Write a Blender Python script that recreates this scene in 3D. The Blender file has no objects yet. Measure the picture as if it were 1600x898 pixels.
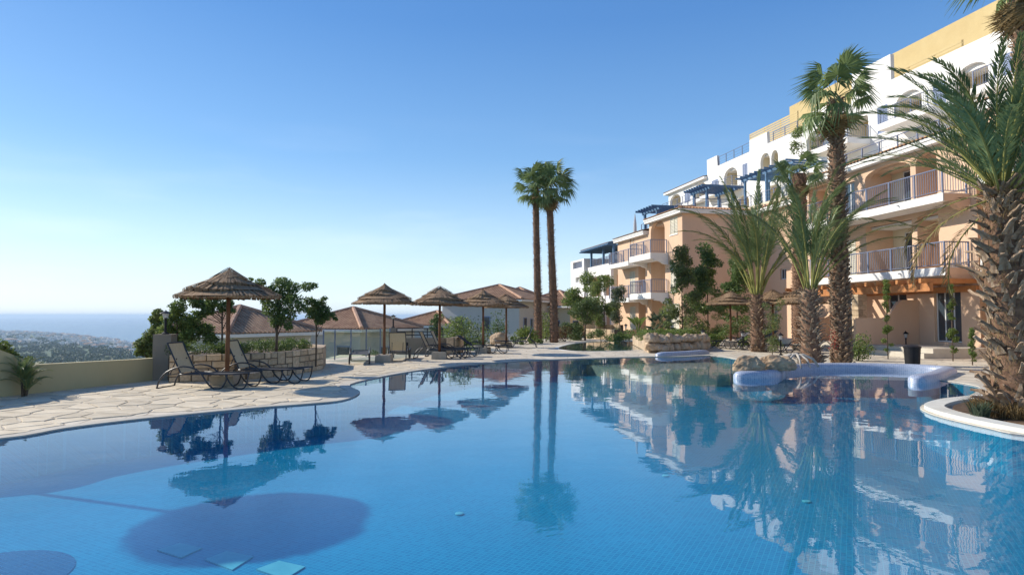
import bpy, bmesh, math, random
import numpy as np
from mathutils import Vector, Matrix, noise
from mathutils.geometry import tessellate_polygon
R = math.radians
PI = math.pi
C = bpy.context.scene.collection
scene = bpy.context.scene
random.seed(7)
np.random.seed(7)

# ------------------------------------------------------------------ camera
EYE = 1.65
F = 1000.0
PITCH = math.atan(0.044)
cam_d = bpy.data.cameras.new('camera')
cam = bpy.data.objects.new('camera', cam_d); C.objects.link(cam)
cam_d.sensor_width = 36.0; cam_d.lens = 22.5
cam_d.clip_start = 0.1; cam_d.clip_end = 120000
cam.location = (0, 0, EYE); cam.rotation_euler = (PI/2 + PITCH, 0, 0)
scene.camera = cam
scene.render.resolution_x = 1024; scene.render.resolution_y = 574

# ------------------------------------------------------------------ world and sun
SUN_EL = R(31.0)
SUN_TO = Vector((-0.94, 0.34, 0)).normalized()          # horizontal direction towards the sun
world = bpy.data.worlds.new('World'); scene.world = world; world.use_nodes = True
wn = world.node_tree.nodes; wl = world.node_tree.links
bg = wn['Background']
sky = wn.new('ShaderNodeTexSky'); sky.sky_type = 'NISHITA'; sky.sun_disc = False
sky.sun_elevation = SUN_EL
sky.sun_rotation = math.atan2(SUN_TO.x, SUN_TO.y)
sky.altitude = 100; sky.air_density = 1.0; sky.dust_density = 0.2; sky.ozone_density = 1.6
hs = wn.new('ShaderNodeHueSaturation'); hs.inputs['Saturation'].default_value = 1.28; hs.inputs['Value'].default_value = 1.25
wl.new(sky.outputs[0], hs.inputs['Color'])
# moisture above the sea: the sky whitens evenly towards the horizon all the way round, with a few thin cloud wisps
wt = wn.new('ShaderNodeTexCoord'); wsep = wn.new('ShaderNodeSeparateXYZ'); wl.new(wt.outputs['Generated'], wsep.inputs[0])
wr = wn.new('ShaderNodeMapRange'); wr.interpolation_type = 'SMOOTHERSTEP'; wr.inputs[1].default_value = -0.05; wr.inputs[2].default_value = 0.24; wr.inputs[3].default_value = 0.55; wr.inputs[4].default_value = 0.0
wl.new(wsep.outputs['Z'], wr.inputs[0])
wmix = wn.new('ShaderNodeMix'); wmix.data_type = 'RGBA'; wmix.inputs[7].default_value = (5.1, 6.3, 7.7, 1)
# even part of the blue: the same all the way round, deepening with height
wra = wn.new('ShaderNodeValToRGB'); wl.new(wsep.outputs['Z'], wra.inputs[0])
for i_, (p_, c_) in enumerate(((0.0, (0.58, 0.70, 0.78)), (0.10, (0.40, 0.57, 0.75)), (0.24, (0.19, 0.37, 0.66)), (0.42, (0.085, 0.225, 0.545)), (1.0, (0.04, 0.12, 0.38)))):
    e_ = wra.color_ramp.elements[i_] if i_ < 2 else wra.color_ramp.elements.new(p_)
    e_.position = p_; e_.color = (*c_, 1)
wsc = wn.new('ShaderNodeVectorMath'); wsc.operation = 'SCALE'; wsc.inputs['Scale'].default_value = 7.9; wl.new(wra.outputs[0], wsc.inputs[0])
wev = wn.new('ShaderNodeMix'); wev.data_type = 'RGBA'; wev.inputs[0].default_value = 0.62; wl.new(hs.outputs[0], wev.inputs[6]); wl.new(wsc.outputs[0], wev.inputs[7])
wl.new(wr.outputs[0], wmix.inputs[0]); wl.new(wev.outputs[2], wmix.inputs[6])
wmp = wn.new('ShaderNodeMapping'); wmp.inputs['Scale'].default_value = (1.6, 1.6, 9.0); wl.new(wt.outputs['Generated'], wmp.inputs[0])
wno = wn.new('ShaderNodeTexNoise'); wno.inputs['Scale'].default_value = 2.2; wno.inputs['Detail'].default_value = 7; wl.new(wmp.outputs[0], wno.inputs['Vector'])
wcr = wn.new('ShaderNodeMapRange'); wcr.inputs[1].default_value = 0.52; wcr.inputs[2].default_value = 0.78; wcr.inputs[3].default_value = 0; wcr.inputs[4].default_value = 0.32; wl.new(wno.outputs[0], wcr.inputs[0])
wel = wn.new('ShaderNodeMapRange'); wel.inputs[1].default_value = 0.30; wel.inputs[2].default_value = 0.02; wl.new(wsep.outputs['Z'], wel.inputs[0])
wmu = wn.new('ShaderNodeMath'); wmu.operation = 'MULTIPLY'; wl.new(wcr.outputs[0], wmu.inputs[0]); wl.new(wel.outputs[0], wmu.inputs[1])
wm2 = wn.new('ShaderNodeMix'); wm2.data_type = 'RGBA'; wm2.inputs[7].default_value = (7.0, 7.6, 8.2, 1)
wl.new(wmu.outputs[0], wm2.inputs[0]); wl.new(wmix.outputs[2], wm2.inputs[6])
wl.new(wm2.outputs[2], bg.inputs[0])
bg.inputs[1].default_value = 0.135

sd = bpy.data.lights.new('sun', 'SUN'); sd.energy = 5.0; sd.angle = R(0.6); sd.color = (1.0, 0.93, 0.82)
sun = bpy.data.objects.new('sun', sd); C.objects.link(sun)
tosun = Vector((SUN_TO.x*math.cos(SUN_EL), SUN_TO.y*math.cos(SUN_EL), math.sin(SUN_EL)))
sun.rotation_euler = (-tosun).to_track_quat('-Z', 'Y').to_euler()
sun.location = (-40, 20, 60)
scene.view_settings.view_transform = 'Standard'; scene.view_settings.look = 'None'
scene.view_settings.exposure = 0.22; scene.view_settings.gamma = 1.0
scene.cycles.max_bounces = 8; scene.cycles.transparent_max_bounces = 12
scene.cycles.volume_bounces = 0

# ------------------------------------------------------------------ placing helpers
_fw = Vector((0, math.cos(PITCH), math.sin(PITCH))); _up = Vector((0, -math.sin(PITCH), math.cos(PITCH)))
def ray(px, py):
    return _fw + Vector((1, 0, 0))*((px-800)/F) + _up*((449-py)/F)
def G(px, py, z=0.0):
    r = ray(px, py); t = (z-EYE)/r.z
    return Vector((r.x*t, r.y*t, z))
def V(px, py, Y):
    r = ray(px, py); t = Y/r.y
    return Vector((r.x*t, Y, EYE + r.z*t))
def smooth(a, b, x):
    t = max(0, min(1, (x-a)/(b-a))); return t*t*(3-2*t)

# ------------------------------------------------------------------ tagging helpers
def tag(o, label=None, cat=None, group=None, kind=None):
    if label: o['label'] = label
    if cat: o['category'] = cat
    if group: o['group'] = group
    if kind: o['kind'] = kind
    return o
def empty(name, label, cat, loc=(0,0,0), rz=0, group=None):
    o = bpy.data.objects.new(name, None); C.objects.link(o)
    o.empty_display_size = 0.3
    o.location = loc; o.rotation_euler = (0, 0, rz)
    return tag(o, label, cat, group)
KIDS = {}
def link(name, me, parent=None, mats=None):
    o = bpy.data.objects.new(name, me); C.objects.link(o)
    if mats:
        for m in (mats if isinstance(mats, (list, tuple)) else [mats]): me.materials.append(m)
    if parent: o.parent = parent; KIDS.setdefault(parent.name, []).append(o)
    return o
def copy_tree(root, loc, rz=0, label=None, group=None, scale=None):
    def rec(o, par):
        c = o.copy(); C.objects.link(c)
        if par is not None:
            c.parent = par; KIDS.setdefault(par.name, []).append(c)
        for ch in KIDS.get(o.name, []): rec(ch, c)
        return c
    r = rec(root, None)
    r.location = loc; r.rotation_euler = (0, 0, rz)
    if scale: r.scale = scale if hasattr(scale, '__len__') else (scale,)*3
    if label: r['label'] = label
    if group: r['group'] = group
    return r

# ------------------------------------------------------------------ mesh builder
class MB:
    def __init__(s): s.v = []; s.f = []; s.m = []; s.mi = 0; s.sm = False
    def quad(s, a, b, c, d):
        n = len(s.v); s.v += [tuple(a), tuple(b), tuple(c), tuple(d)]; s.f.append((n, n+1, n+2, n+3)); s.m.append(s.mi)
    def tri(s, a, b, c):
        n = len(s.v); s.v += [tuple(a), tuple(b), tuple(c)]; s.f.append((n, n+1, n+2)); s.m.append(s.mi)
    def box(s, x0, y0, z0, x1, y1, z1):
        if x0 > x1: x0, x1 = x1, x0
        if y0 > y1: y0, y1 = y1, y0
        if z0 > z1: z0, z1 = z1, z0
        n = len(s.v)
        s.v += [(x0,y0,z0),(x1,y0,z0),(x1,y1,z0),(x0,y1,z0),(x0,y0,z1),(x1,y0,z1),(x1,y1,z1),(x0,y1,z1)]
        for q in ((0,3,2,1),(4,5,6,7),(0,1,5,4),(1,2,6,5),(2,3,7,6),(3,0,4,7)):
            s.f.append(tuple(n+i for i in q)); s.m.append(s.mi)
    def tube(s, pts, r, n=6, r2=None, caps=True, jit=0):
        pts = [Vector(p) for p in pts]; k = len(pts); r2 = r if r2 is None else r2
        base = len(s.v); ref = Vector((0,0,1))
        for i, p in enumerate(pts):
            d = (pts[min(i+1,k-1)]-pts[max(i-1,0)]).normalized()
            rr = r+(r2-r)*i/(k-1)
            if jit: rr *= 1+random.uniform(-jit, jit)
            a = d.cross(Vector((0,0,1))) if abs(d.z) < 0.95 else d.cross(Vector((1,0,0)))
            a.normalize(); b = d.cross(a)
            if i and a.dot(pa) < 0 : a = -a; b = -b
            pa = a
            for j in range(n):
                t = 2*PI*j/n; s.v.append(tuple(p+a*math.cos(t)*rr+b*math.sin(t)*rr))
        for i in range(k-1):
            for j in range(n):
                s.f.append((base+i*n+j, base+i*n+(j+1)%n, base+(i+1)*n+(j+1)%n, base+(i+1)*n+j)); s.m.append(s.mi)
        if caps:
            s.f.append(tuple(base+j for j in range(n))[::-1]); s.m.append(s.mi)
            s.f.append(tuple(base+(k-1)*n+j for j in range(n))); s.m.append(s.mi)
    def lathe(s, prof, n=16, c=(0,0,0), caps=True):
        base = len(s.v)
        for r, z in prof:
            for j in range(n):
                t = 2*PI*j/n; s.v.append((c[0]+r*math.cos(t), c[1]+r*math.sin(t), c[2]+z))
        for i in range(len(prof)-1):
            for j in range(n):
                s.f.append((base+i*n+j, base+i*n+(j+1)%n, base+(i+1)*n+(j+1)%n, base+(i+1)*n+j)); s.m.append(s.mi)
        if caps:
            s.f.append(tuple(base+j for j in range(n))[::-1]); s.m.append(s.mi)
            k = len(prof)-1
            s.f.append(tuple(base+k*n+j for j in range(n))); s.m.append(s.mi)
    def prism(s, poly, z0, z1, holes=()):
        """vertical prism from a plan polygon (list of xy), flat top tessellated with holes"""
        loops = [poly]+list(holes)
        flat = [p for l in loops for p in l]
        tris = tessellate_polygon([[Vector((p[0], p[1], 0)) for p in l] for l in loops])
        b0 = len(s.v); s.v += [(p[0], p[1], z1) for p in flat]
        b1 = len(s.v); s.v += [(p[0], p[1], z0) for p in flat]
        for t in tris:
            a, b, c = [flat[i] for i in t]
            cr = (b[0]-a[0])*(c[1]-a[1])-(b[1]-a[1])*(c[0]-a[0])
            tt = t if cr > 0 else t[::-1]
            s.f.append(tuple(b0+i for i in tt)); s.m.append(s.mi)
            s.f.append(tuple(b1+i for i in tt[::-1])); s.m.append(s.mi)
        o = 0
        for l in loops:
            k = len(l)
            for i in range(k):
                j = (i+1) % k
                s.f.append((b0+o+i, b1+o+i, b1+o+j, b0+o+j)); s.m.append(s.mi)
            o += k
    def wall(s, poly, holes, o0, o1):
        """slab in local (s, z) extruded along local y from o0 (front) to o1 (back)"""
        loops = [poly]+list(holes)
        flat = [p for l in loops for p in l]
        tris = tessellate_polygon([[Vector((p[0], p[1], 0)) for p in l] for l in loops])
        b0 = len(s.v); s.v += [(p[0], o0, p[1]) for p in flat]
        b1 = len(s.v); s.v += [(p[0], o1, p[1]) for p in flat]
        for t in tris:
            s.f.append(tuple(b0+i for i in t)); s.m.append(s.mi)
            s.f.append(tuple(b1+i for i in t[::-1])); s.m.append(s.mi)
        o = 0
        for l in loops:
            k = len(l)
            for i in range(k):
                j = (i+1) % k
                s.f.append((b0+o+i, b1+o+i, b1+o+j, b0+o+j)); s.m.append(s.mi)
            o += k
    def build(s, name, mats, parent=None, smooth=False, fix=True):
        me = bpy.data.meshes.new(name); me.from_pydata(s.v, [], s.f)
        if s.m and max(s.m) > 0: me.polygons.foreach_set('material_index', s.m)
        if fix:
            bm = bmesh.new(); bm.from_mesh(me); bmesh.ops.recalc_face_normals(bm, faces=bm.faces)
            bm.to_mesh(me); bm.free()
        if smooth: me.polygons.foreach_set('use_smooth', [True]*len(me.polygons))
        me.update()
        return link(name, me, parent, mats)
def mesh_np(name, verts, faces, mats, parent=None, mi=None, smooth=False):
    """fast mesh from arrays; faces (n,k)"""
    verts = np.asarray(verts, dtype=np.float32); faces = np.asarray(faces, dtype=np.int32)
    me = bpy.data.meshes.new(name); k = faces.shape[1]
    me.vertices.add(len(verts)); me.vertices.foreach_set('co', verts.ravel())
    me.loops.add(faces.size); me.loops.foreach_set('vertex_index', faces.ravel())
    me.polygons.add(len(faces)); me.polygons.foreach_set('loop_start', np.arange(0, faces.size, k, dtype=np.int32))
    try: me.polygons.foreach_set('loop_total', np.full(len(faces), k, dtype=np.int32))
    except Exception: pass
    if mi is not None: me.polygons.foreach_set('material_index', np.asarray(mi, dtype=np.int32))
    if smooth: me.polygons.foreach_set('use_smooth', np.ones(len(faces), dtype=bool))
    me.update(calc_edges=True)
    return link(name, me, parent, mats)

# ------------------------------------------------------------------ materials
def nodes_of(name):
    m = bpy.data.materials.new(name); m.use_nodes = True
    nt = m.node_tree; b = nt.nodes['Principled BSDF']
    return m, nt, b
def mat(name, c1, c2=None, rough=0.8, scale=3.0, bump=0.0, bscale=None, metal=0.0, detail=6, rnd=0.0, spec=0.3, coords='Object', stretch=None, contrast=(0.35, 0.65)):
    m, nt, b = nodes_of(name); N = nt.nodes; L = nt.links
    b.inputs['Roughness'].default_value = rough; b.inputs['Metallic'].default_value = metal
    b.inputs['Specular IOR Level'].default_value = spec
    c2 = c2 or tuple(x*0.8 for x in c1)
    tc = N.new('ShaderNodeTexCoord'); src = tc.outputs[coords]
    if coords == 'World':
        pass
    mp = N.new('ShaderNodeMapping'); L.new(src, mp.inputs[0])
    if stretch: mp.inputs['Scale'].default_value = stretch
    n = N.new('ShaderNodeTexNoise'); n.inputs['Scale'].default_value = scale; n.inputs['Detail'].default_value = detail
    n.inputs['Roughness'].default_value = 0.65
    L.new(mp.outputs[0], n.inputs['Vector'])
    cr = N.new('ShaderNodeValToRGB'); cr.color_ramp.elements[0].position = contrast[0]; cr.color_ramp.elements[1].position = contrast[1]
    cr.color_ramp.elements[0].color = (*c2, 1); cr.color_ramp.elements[1].color = (*c1, 1)
    L.new(n.outputs[0], cr.inputs[0]); out = cr.outputs[0]
    if rnd > 0:
        oi = N.new('ShaderNodeObjectInfo'); h = N.new('ShaderNodeHueSaturation')
        mr = N.new('ShaderNodeMapRange'); mr.inputs[3].default_value = 1-rnd; mr.inputs[4].default_value = 1+rnd
        L.new(oi.outputs['Random'], mr.inputs[0]); L.new(mr.outputs[0], h.inputs['Value']); L.new(out, h.inputs['Color']); out = h.outputs[0]
    L.new(out, b.inputs['Base Color'])
    if bump > 0:
        n2 = N.new('ShaderNodeTexNoise'); n2.inputs['Scale'].default_value = bscale or scale*6; n2.inputs['Detail'].default_value = 5
        L.new(mp.outputs[0], n2.inputs['Vector'])
        bp = N.new('ShaderNodeBump'); bp.inputs['Strength'].default_value = bump; bp.inputs['Distance'].default_value = 0.02
        L.new(n2.outputs[0], bp.inputs['Height']); L.new(bp.outputs[0], b.inputs['Normal'])
    return m
def leafmat(name, c1, c2, rough=0.55, scale=1.2, trans=0.42, rnd=0.12):
    m = mat(name, c1, c2, rough=rough, scale=scale, rnd=rnd, spec=0.35)
    nt = m.node_tree; N = nt.nodes; L = nt.links; b = N['Principled BSDF']; o = N['Material Output']
    t = N.new('ShaderNodeBsdfTranslucent'); mx = N.new('ShaderNodeMixShader'); mx.inputs[0].default_value = trans
    col = b.inputs['Base Color'].links[0].from_socket
    L.new(col, t.inputs[0]); L.new(b.outputs[0], mx.inputs[1]); L.new(t.outputs[0], mx.inputs[2]); L.new(mx.outputs[0], o.inputs[0])
    return m

M = {}
M['pink'] = mat('terracotta_pink_render', (0.68,0.475,0.325), (0.60,0.40,0.265), 0.9, 0.6, 0.15, 30, stretch=(1,1,0.3), contrast=(0.25,0.6))
M['cream'] = mat('cream_render', (0.72,0.64,0.46), (0.66,0.57,0.40), 0.9, 0.5, 0.12, 30, stretch=(1,1,0.3), contrast=(0.25,0.6))
M['white'] = mat('white_render', (0.80,0.78,0.74), (0.72,0.70,0.66), 0.85, 0.5, 0.1, 30, stretch=(1,1,0.3), contrast=(0.25,0.6))
M['yellow'] = mat('ochre_render', (0.6,0.47,0.24), (0.54,0.41,0.2), 0.9, 0.5, 0.1, 30)
M['olive_wall'] = mat('olive_beige_render', (0.52,0.44,0.25), (0.45,0.38,0.21), 0.95, 0.7, 0.2, 25, stretch=(1,1,0.3), contrast=(0.25,0.6))
M['pillar'] = mat('grey_beige_render', (0.30,0.25,0.19), (0.24,0.2,0.15), 0.9, 1.0, 0.2, 25)
M['pale_wall'] = mat('pale_grey_render', (0.56,0.54,0.5), (0.48,0.46,0.42), 0.9, 0.4, 0.1, 20, stretch=(1,1,0.3), contrast=(0.25,0.6))
M['rail'] = mat('lavender_grey_metal_paint', (0.19,0.22,0.31), (0.15,0.18,0.26), 0.45, 5, 0)
M['shutter'] = mat('cream_shutter_paint', (0.66,0.62,0.5), (0.58,0.54,0.43), 0.6, 3)
M['blueshut'] = mat('grey_blue_shutter_paint', (0.27,0.33,0.47), (0.22,0.28,0.42), 0.6, 3)
M['bluewood'] = mat('blue_painted_timber', (0.10,0.20,0.33), (0.06,0.13,0.23), 0.6, 4, 0.1)
M['timber'] = mat('orange_stained_timber', (0.52,0.23,0.08), (0.36,0.14,0.05), 0.6, 4, 0.2, 20)
M['glass'] = mat('dark_window_glass', (0.05,0.07,0.085), (0.03,0.045,0.06), 0.06, 0.5, spec=0.9)
M['frame'] = mat('white_window_frame', (0.7,0.7,0.68), (0.6,0.6,0.58), 0.5, 4)
M['tilepan'] = mat('dark_tile_pan', (0.17,0.10,0.065), (0.11,0.065,0.045), 0.9, 3)
M['tile'] = mat('terracotta_roof_tile', (0.46,0.295,0.185), (0.27,0.155,0.095), 0.85, 1.6, 0.2, 20)
M['tile2'] = mat('sandy_roof_tile', (0.62,0.36,0.19), (0.42,0.22,0.12), 0.85, 2.5, 0.2, 20)
M['ridge'] = mat('pale_ridge_tile', (0.50,0.32,0.21), (0.36,0.2,0.13), 0.85, 3, 0.2, 20)
M['stone'] = mat('honey_limestone', (0.64,0.49,0.32), (0.44,0.32,0.20), 0.9, 3.5, 0.5, 14, rnd=0.2, coords='Generated')
M['stonestuff'] = mat('rough_limestone', (0.54,0.41,0.28), (0.34,0.24,0.155), 0.9, 2.2, 0.6, 10)
M['mortar'] = mat('grey_mortar', (0.17,0.13,0.09), (0.12,0.09,0.06), 0.95, 6, 0.3)
M['flag'] = mat('pale_flagstone', (0.67,0.575,0.425), (0.54,0.445,0.31), 0.85, 2.5, 0.35, 18, rnd=0.17)
M['coping'] = mat('pale_coping_stone', (0.56,0.51,0.42), (0.47,0.42,0.34), 0.8, 2.0, 0.2, 20)
M['white_curb'] = mat('white_curb_stone', (0.66,0.64,0.57), (0.56,0.53,0.46), 0.8, 2.0, 0.2, 20)
M['soil'] = mat('dry_soil', (0.14,0.09,0.055), (0.07,0.045,0.03), 0.95, 6, 0.6, 20)
M['thatch'] = mat('weathered_reed_thatch', (0.44,0.29,0.165), (0.15,0.09,0.05), 0.9, 14, 0.5, 40, contrast=(0.3,0.72))
M['pole'] = mat('stained_round_timber', (0.22,0.10,0.045), (0.14,0.06,0.03), 0.7, 5, 0.3)
M['block'] = mat('concrete_base_block', (0.42,0.36,0.28), (0.34,0.29,0.22), 0.9, 5, 0.4)
M['black_metal'] = mat('dark_grey_tube_metal', (0.035,0.04,0.05), (0.022,0.025,0.03), 0.4, 5, spec=0.5)
M['sling'] = mat('taupe_mesh_sling', (0.62,0.51,0.33), (0.54,0.44,0.28), 0.8, 20, 0.2, 200)
M['sling_dark'] = mat('charcoal_mesh_sling', (0.075,0.075,0.08), (0.05,0.05,0.055), 0.8, 20, 0.2, 200)
M['black'] = mat('black_plastic', (0.015,0.015,0.018), (0.01,0.01,0.012), 0.5, 5)
M['towel'] = mat('black_cloth', (0.012,0.012,0.015), (0.02,0.02,0.022), 0.95, 9, 0.5)
M['lampglass'] = mat('frosted_lamp_glass', (0.6,0.6,0.58), (0.5,0.5,0.48), 0.3, 4)
M['bark'] = mat('grey_brown_bark', (0.17,0.125,0.085), (0.08,0.055,0.038), 0.95, 7, 0.6, 25)
M['palmbark'] = mat('palm_trunk_fibre', (0.26,0.155,0.095), (0.11,0.062,0.04), 0.95, 9, 0.7, 30)
M['boot'] = mat('palm_leaf_base', (0.46,0.34,0.23), (0.19,0.12,0.075), 0.9, 3.5, 0.5, 30, rnd=0.3, stretch=(3,3,1))
M['boot2'] = mat('red_brown_leaf_base', (0.38,0.23,0.15), (0.17,0.095,0.06), 0.9, 3.5, 0.5, 30, rnd=0.3)
M['rachis'] = mat('yellow_green_palm_stem', (0.34,0.31,0.09), (0.22,0.22,0.06), 0.6, 3)
M['palmleaf'] = leafmat('date_palm_leaflet', (0.23,0.29,0.12), (0.11,0.165,0.065), 0.45, 1.5, 0.3, 0.2)
M['fanleaf'] = leafmat('fan_palm_leaf', (0.24,0.31,0.12), (0.12,0.18,0.07), 0.5, 1.5, 0.35, 0.2)
M['deadleaf'] = leafmat('dead_palm_leaf', (0.30,0.21,0.09), (0.16,0.105,0.045), 0.8, 1.5, 0.2, 0.2)
M['leaf'] = leafmat('mid_green_leaves', (0.26,0.32,0.08), (0.13,0.19,0.045), 0.5, 0.8)
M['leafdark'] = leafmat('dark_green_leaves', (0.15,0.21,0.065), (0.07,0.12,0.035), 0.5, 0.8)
M['leafolive'] = leafmat('olive_green_leaves', (0.20,0.235,0.09), (0.10,0.13,0.05), 0.55, 0.8)
M['leaflime'] = leafmat('yellow_green_leaves', (0.22,0.26,0.05), (0.11,0.15,0.03), 0.55, 0.8)
M['leafgrey'] = leafmat('grey_green_leaves', (0.13,0.17,0.10), (0.07,0.10,0.055), 0.6, 0.8)
M['leafrust'] = leafmat('rusty_leaves', (0.22,0.10,0.05), (0.10,0.06,0.03), 0.6, 0.8)
M['red'] = leafmat('red_petals', (0.5,0.03,0.03), (0.35,0.02,0.02), 0.5, 3)
M['rock'] = mat('pitted_tan_rock', (0.50,0.37,0.24), (0.23,0.15,0.09), 0.95, 2.2, 0.8, 9)
M['deadwood'] = mat('bleached_dead_root', (0.52,0.47,0.40), (0.36,0.31,0.25), 0.85, 5, 0.4)
M['canvas'] = mat('closed_canvas', (0.5,0.5,0.52), (0.42,0.42,0.44), 0.9, 4)
M['seawater'] = mat('sea_water', (0.025,0.085,0.16), (0.02,0.07,0.14), 0.25, 0.002, spec=0.5)
M['hillgreen'] = mat('plain_scrub', (0.12,0.155,0.06), (0.05,0.085,0.035), 0.95, 0.012, contrast=(0.4,0.6))
M['slopeveg'] = mat('slope_scrub', (0.16,0.16,0.085), (0.08,0.09,0.045), 0.95, 0.25, 0.4, 2)
M['townwhite'] = mat('pale_town_render', (0.74,0.71,0.66), (0.6,0.57,0.52), 0.9, 0.05, rnd=0.2)
M['farleaf'] = leafmat('distant_foliage', (0.075,0.115,0.04), (0.03,0.055,0.022), 0.7, 0.15, 0.1, 0.3)
M['grate'] = mat('pale_turquoise_mosaic', (0.13,0.46,0.50), (0.09,0.38,0.44), 0.4, 8)

def mosaic(name, c1, c2, grout, size=0.05, rough=0.25, upright=False):
    """small glazed tiles: per-tile colour from a snapped grid, grout lines"""
    m, nt, b = nodes_of(name); N = nt.nodes; L = nt.links
    b.inputs['Roughness'].default_value = rough
    tc = N.new('ShaderNodeTexCoord')
    mp = N.new('ShaderNodeMapping'); L.new(tc.outputs['Object'], mp.inputs[0])
    mp.inputs['Rotation'].default_value = (0, 0, R(28))
    br = N.new('ShaderNodeTexBrick'); br.offset = 0.0; br.squash = 1.0
    br.inputs['Scale'].default_value = 1.0
    br.inputs['Brick Width'].default_value = size; br.inputs['Row Height'].default_value = size
    br.inputs['Mortar Size'].default_value = size*0.07; br.inputs['Mortar Smooth'].default_value = 0.2
    br.inputs['Color1'].default_value = (*c1, 1); br.inputs['Color2'].default_value = (*c2, 1); br.inputs['Mortar'].default_value = (*grout, 1)
    if upright:
        sp = N.new('ShaderNodeSeparateXYZ'); L.new(mp.outputs[0], sp.inputs[0]); ad = N.new('ShaderNodeMath'); ad.operation = 'ADD'
        L.new(sp.outputs['Y'], ad.inputs[0]); L.new(sp.outputs['Z'], ad.inputs[1]); cb = N.new('ShaderNodeCombineXYZ'); L.new(sp.outputs['X'], cb.inputs['X']); L.new(ad.outputs[0], cb.inputs['Y'])
        L.new(cb.outputs[0], br.inputs['Vector'])
    else: L.new(mp.outputs[0], br.inputs['Vector'])
    n = N.new('ShaderNodeTexNoise'); n.inputs['Scale'].default_value = 0.8; L.new(tc.outputs['Object'], n.inputs['Vector'])
    h = N.new('ShaderNodeHueSaturation'); mr = N.new('ShaderNodeMapRange'); mr.inputs[3].default_value = 0.9; mr.inputs[4].default_value = 1.1
    L.new(n.outputs[0], mr.inputs[0]); L.new(mr.outputs[0], h.inputs['Value']); L.new(br.outputs[0], h.inputs['Color'])
    L.new(h.outputs[0], b.inputs['Base Color'])
    return m
M['floor_tile'] = mosaic('blue_pool_mosaic', (0.003,0.18,0.325), (0.006,0.235,0.39), (0.02,0.31,0.45), 0.05, upright=True)
M['reflection_tile'] = mosaic('canopy_reflection_mosaic', (0.003,0.06,0.16), (0.006,0.08,0.19), (0.02,0.12,0.24), 0.05)  # darker tile colour standing in for the reflection of an umbrella canopy
M['beach_tile'] = mosaic('beige_pool_mosaic', (0.30,0.34,0.28), (0.36,0.38,0.3), (0.42,0.44,0.36), 0.05)
M['curb_tile'] = mosaic('lavender_blue_mosaic', (0.22,0.27,0.38), (0.33,0.38,0.49), (0.50,0.52,0.56), 0.05, rough=0.4, upright=True)

def water_mat():
    m = bpy.data.materials.new('pool_water'); m.use_nodes = True
    nt = m.node_tree; N = nt.nodes; L = nt.links; N.remove(N['Principled BSDF'])
    tr = N.new('ShaderNodeBsdfTransparent'); tr.inputs[0].default_value = (0.80,0.95,1.0,1)
    gl = N.new('ShaderNodeBsdfGlossy'); gl.inputs['Roughness'].default_value = 0.0; gl.inputs[0].default_value = (1,1,1,1)
    fr = N.new('ShaderNodeFresnel'); fr.inputs[0].default_value = 1.333
    mx = N.new('ShaderNodeMixShader')
    tc = N.new('ShaderNodeTexCoord')
    n1 = N.new('ShaderNodeTexNoise'); n1.inputs['Scale'].default_value = 1.3; n1.inputs['Detail'].default_value = 2
    n2 = N.new('ShaderNodeTexNoise'); n2.inputs['Scale'].default_value = 9; n2.inputs['Detail'].default_value = 2
    L.new(tc.outputs['Object'], n1.inputs['Vector']); L.new(tc.outputs['Object'], n2.inputs['Vector'])
    # one small ring of ripples where something touched the water
    c = G(883, 848, -0.03)
    sep = N.new('ShaderNodeVectorMath'); sep.operation = 'DISTANCE'; sep.inputs[1].default_value = (c.x, c.y, -0.03)
    L.new(tc.outputs['Object'], sep.inputs[0])
    s1 = N.new('ShaderNodeMath'); s1.operation = 'MULTIPLY'; s1.inputs[1].default_value = 55; L.new(sep.outputs['Value'], s1.inputs[0])
    s2 = N.new('ShaderNodeMath'); s2.operation = 'SINE'; L.new(s1.outputs[0], s2.inputs[0])
    fa = N.new('ShaderNodeMapRange'); fa.inputs[1].default_value = 0.1; fa.inputs[2].default_value = 0.48; fa.inputs[3].default_value = 0.05; fa.inputs[4].default_value = 0
    L.new(sep.outputs['Value'], fa.inputs[0])
    s3 = N.new('ShaderNodeMath'); s3.operation = 'MULTIPLY'; L.new(s2.outputs[0], s3.inputs[0]); L.new(fa.outputs[0], s3.inputs[1])
    a = N.new('ShaderNodeMath'); a.operation = 'MULTIPLY_ADD'; a.inputs[1].default_value = 0.10; L.new(n2.outputs[0], a.inputs[0]); L.new(n1.outputs[0], a.inputs[2])
    a2 = N.new('ShaderNodeMath'); a2.operation = 'ADD'; L.new(a.outputs[0], a2.inputs[0]); L.new(s3.outputs[0], a2.inputs[1])
    bp = N.new('ShaderNodeBump'); bp.inputs['Strength'].default_value = 1.0; bp.inputs['Distance'].default_value = 0.0029
    L.new(a2.outputs[0], bp.inputs['Height'])
    for q in (gl, fr): L.new(bp.outputs[0], q.inputs['Normal'])
    # the sheet stands for the whole air-to-water surface: same reflectance from either side
    geo = N.new('ShaderNodeNewGeometry'); io = N.new('ShaderNodeMapRange'); io.inputs[3].default_value = 1.333; io.inputs[4].default_value = 1/1.333
    L.new(geo.outputs['Backfacing'], io.inputs[0]); L.new(io.outputs[0], fr.inputs[0])
    L.new(fr.outputs[0], mx.inputs[0]); L.new(tr.outputs[0], mx.inputs[1]); L.new(gl.outputs[0], mx.inputs[2])
    L.new(mx.outputs[0], N['Material Output'].inputs[0])
    return m
M['water'] = water_mat()
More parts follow.
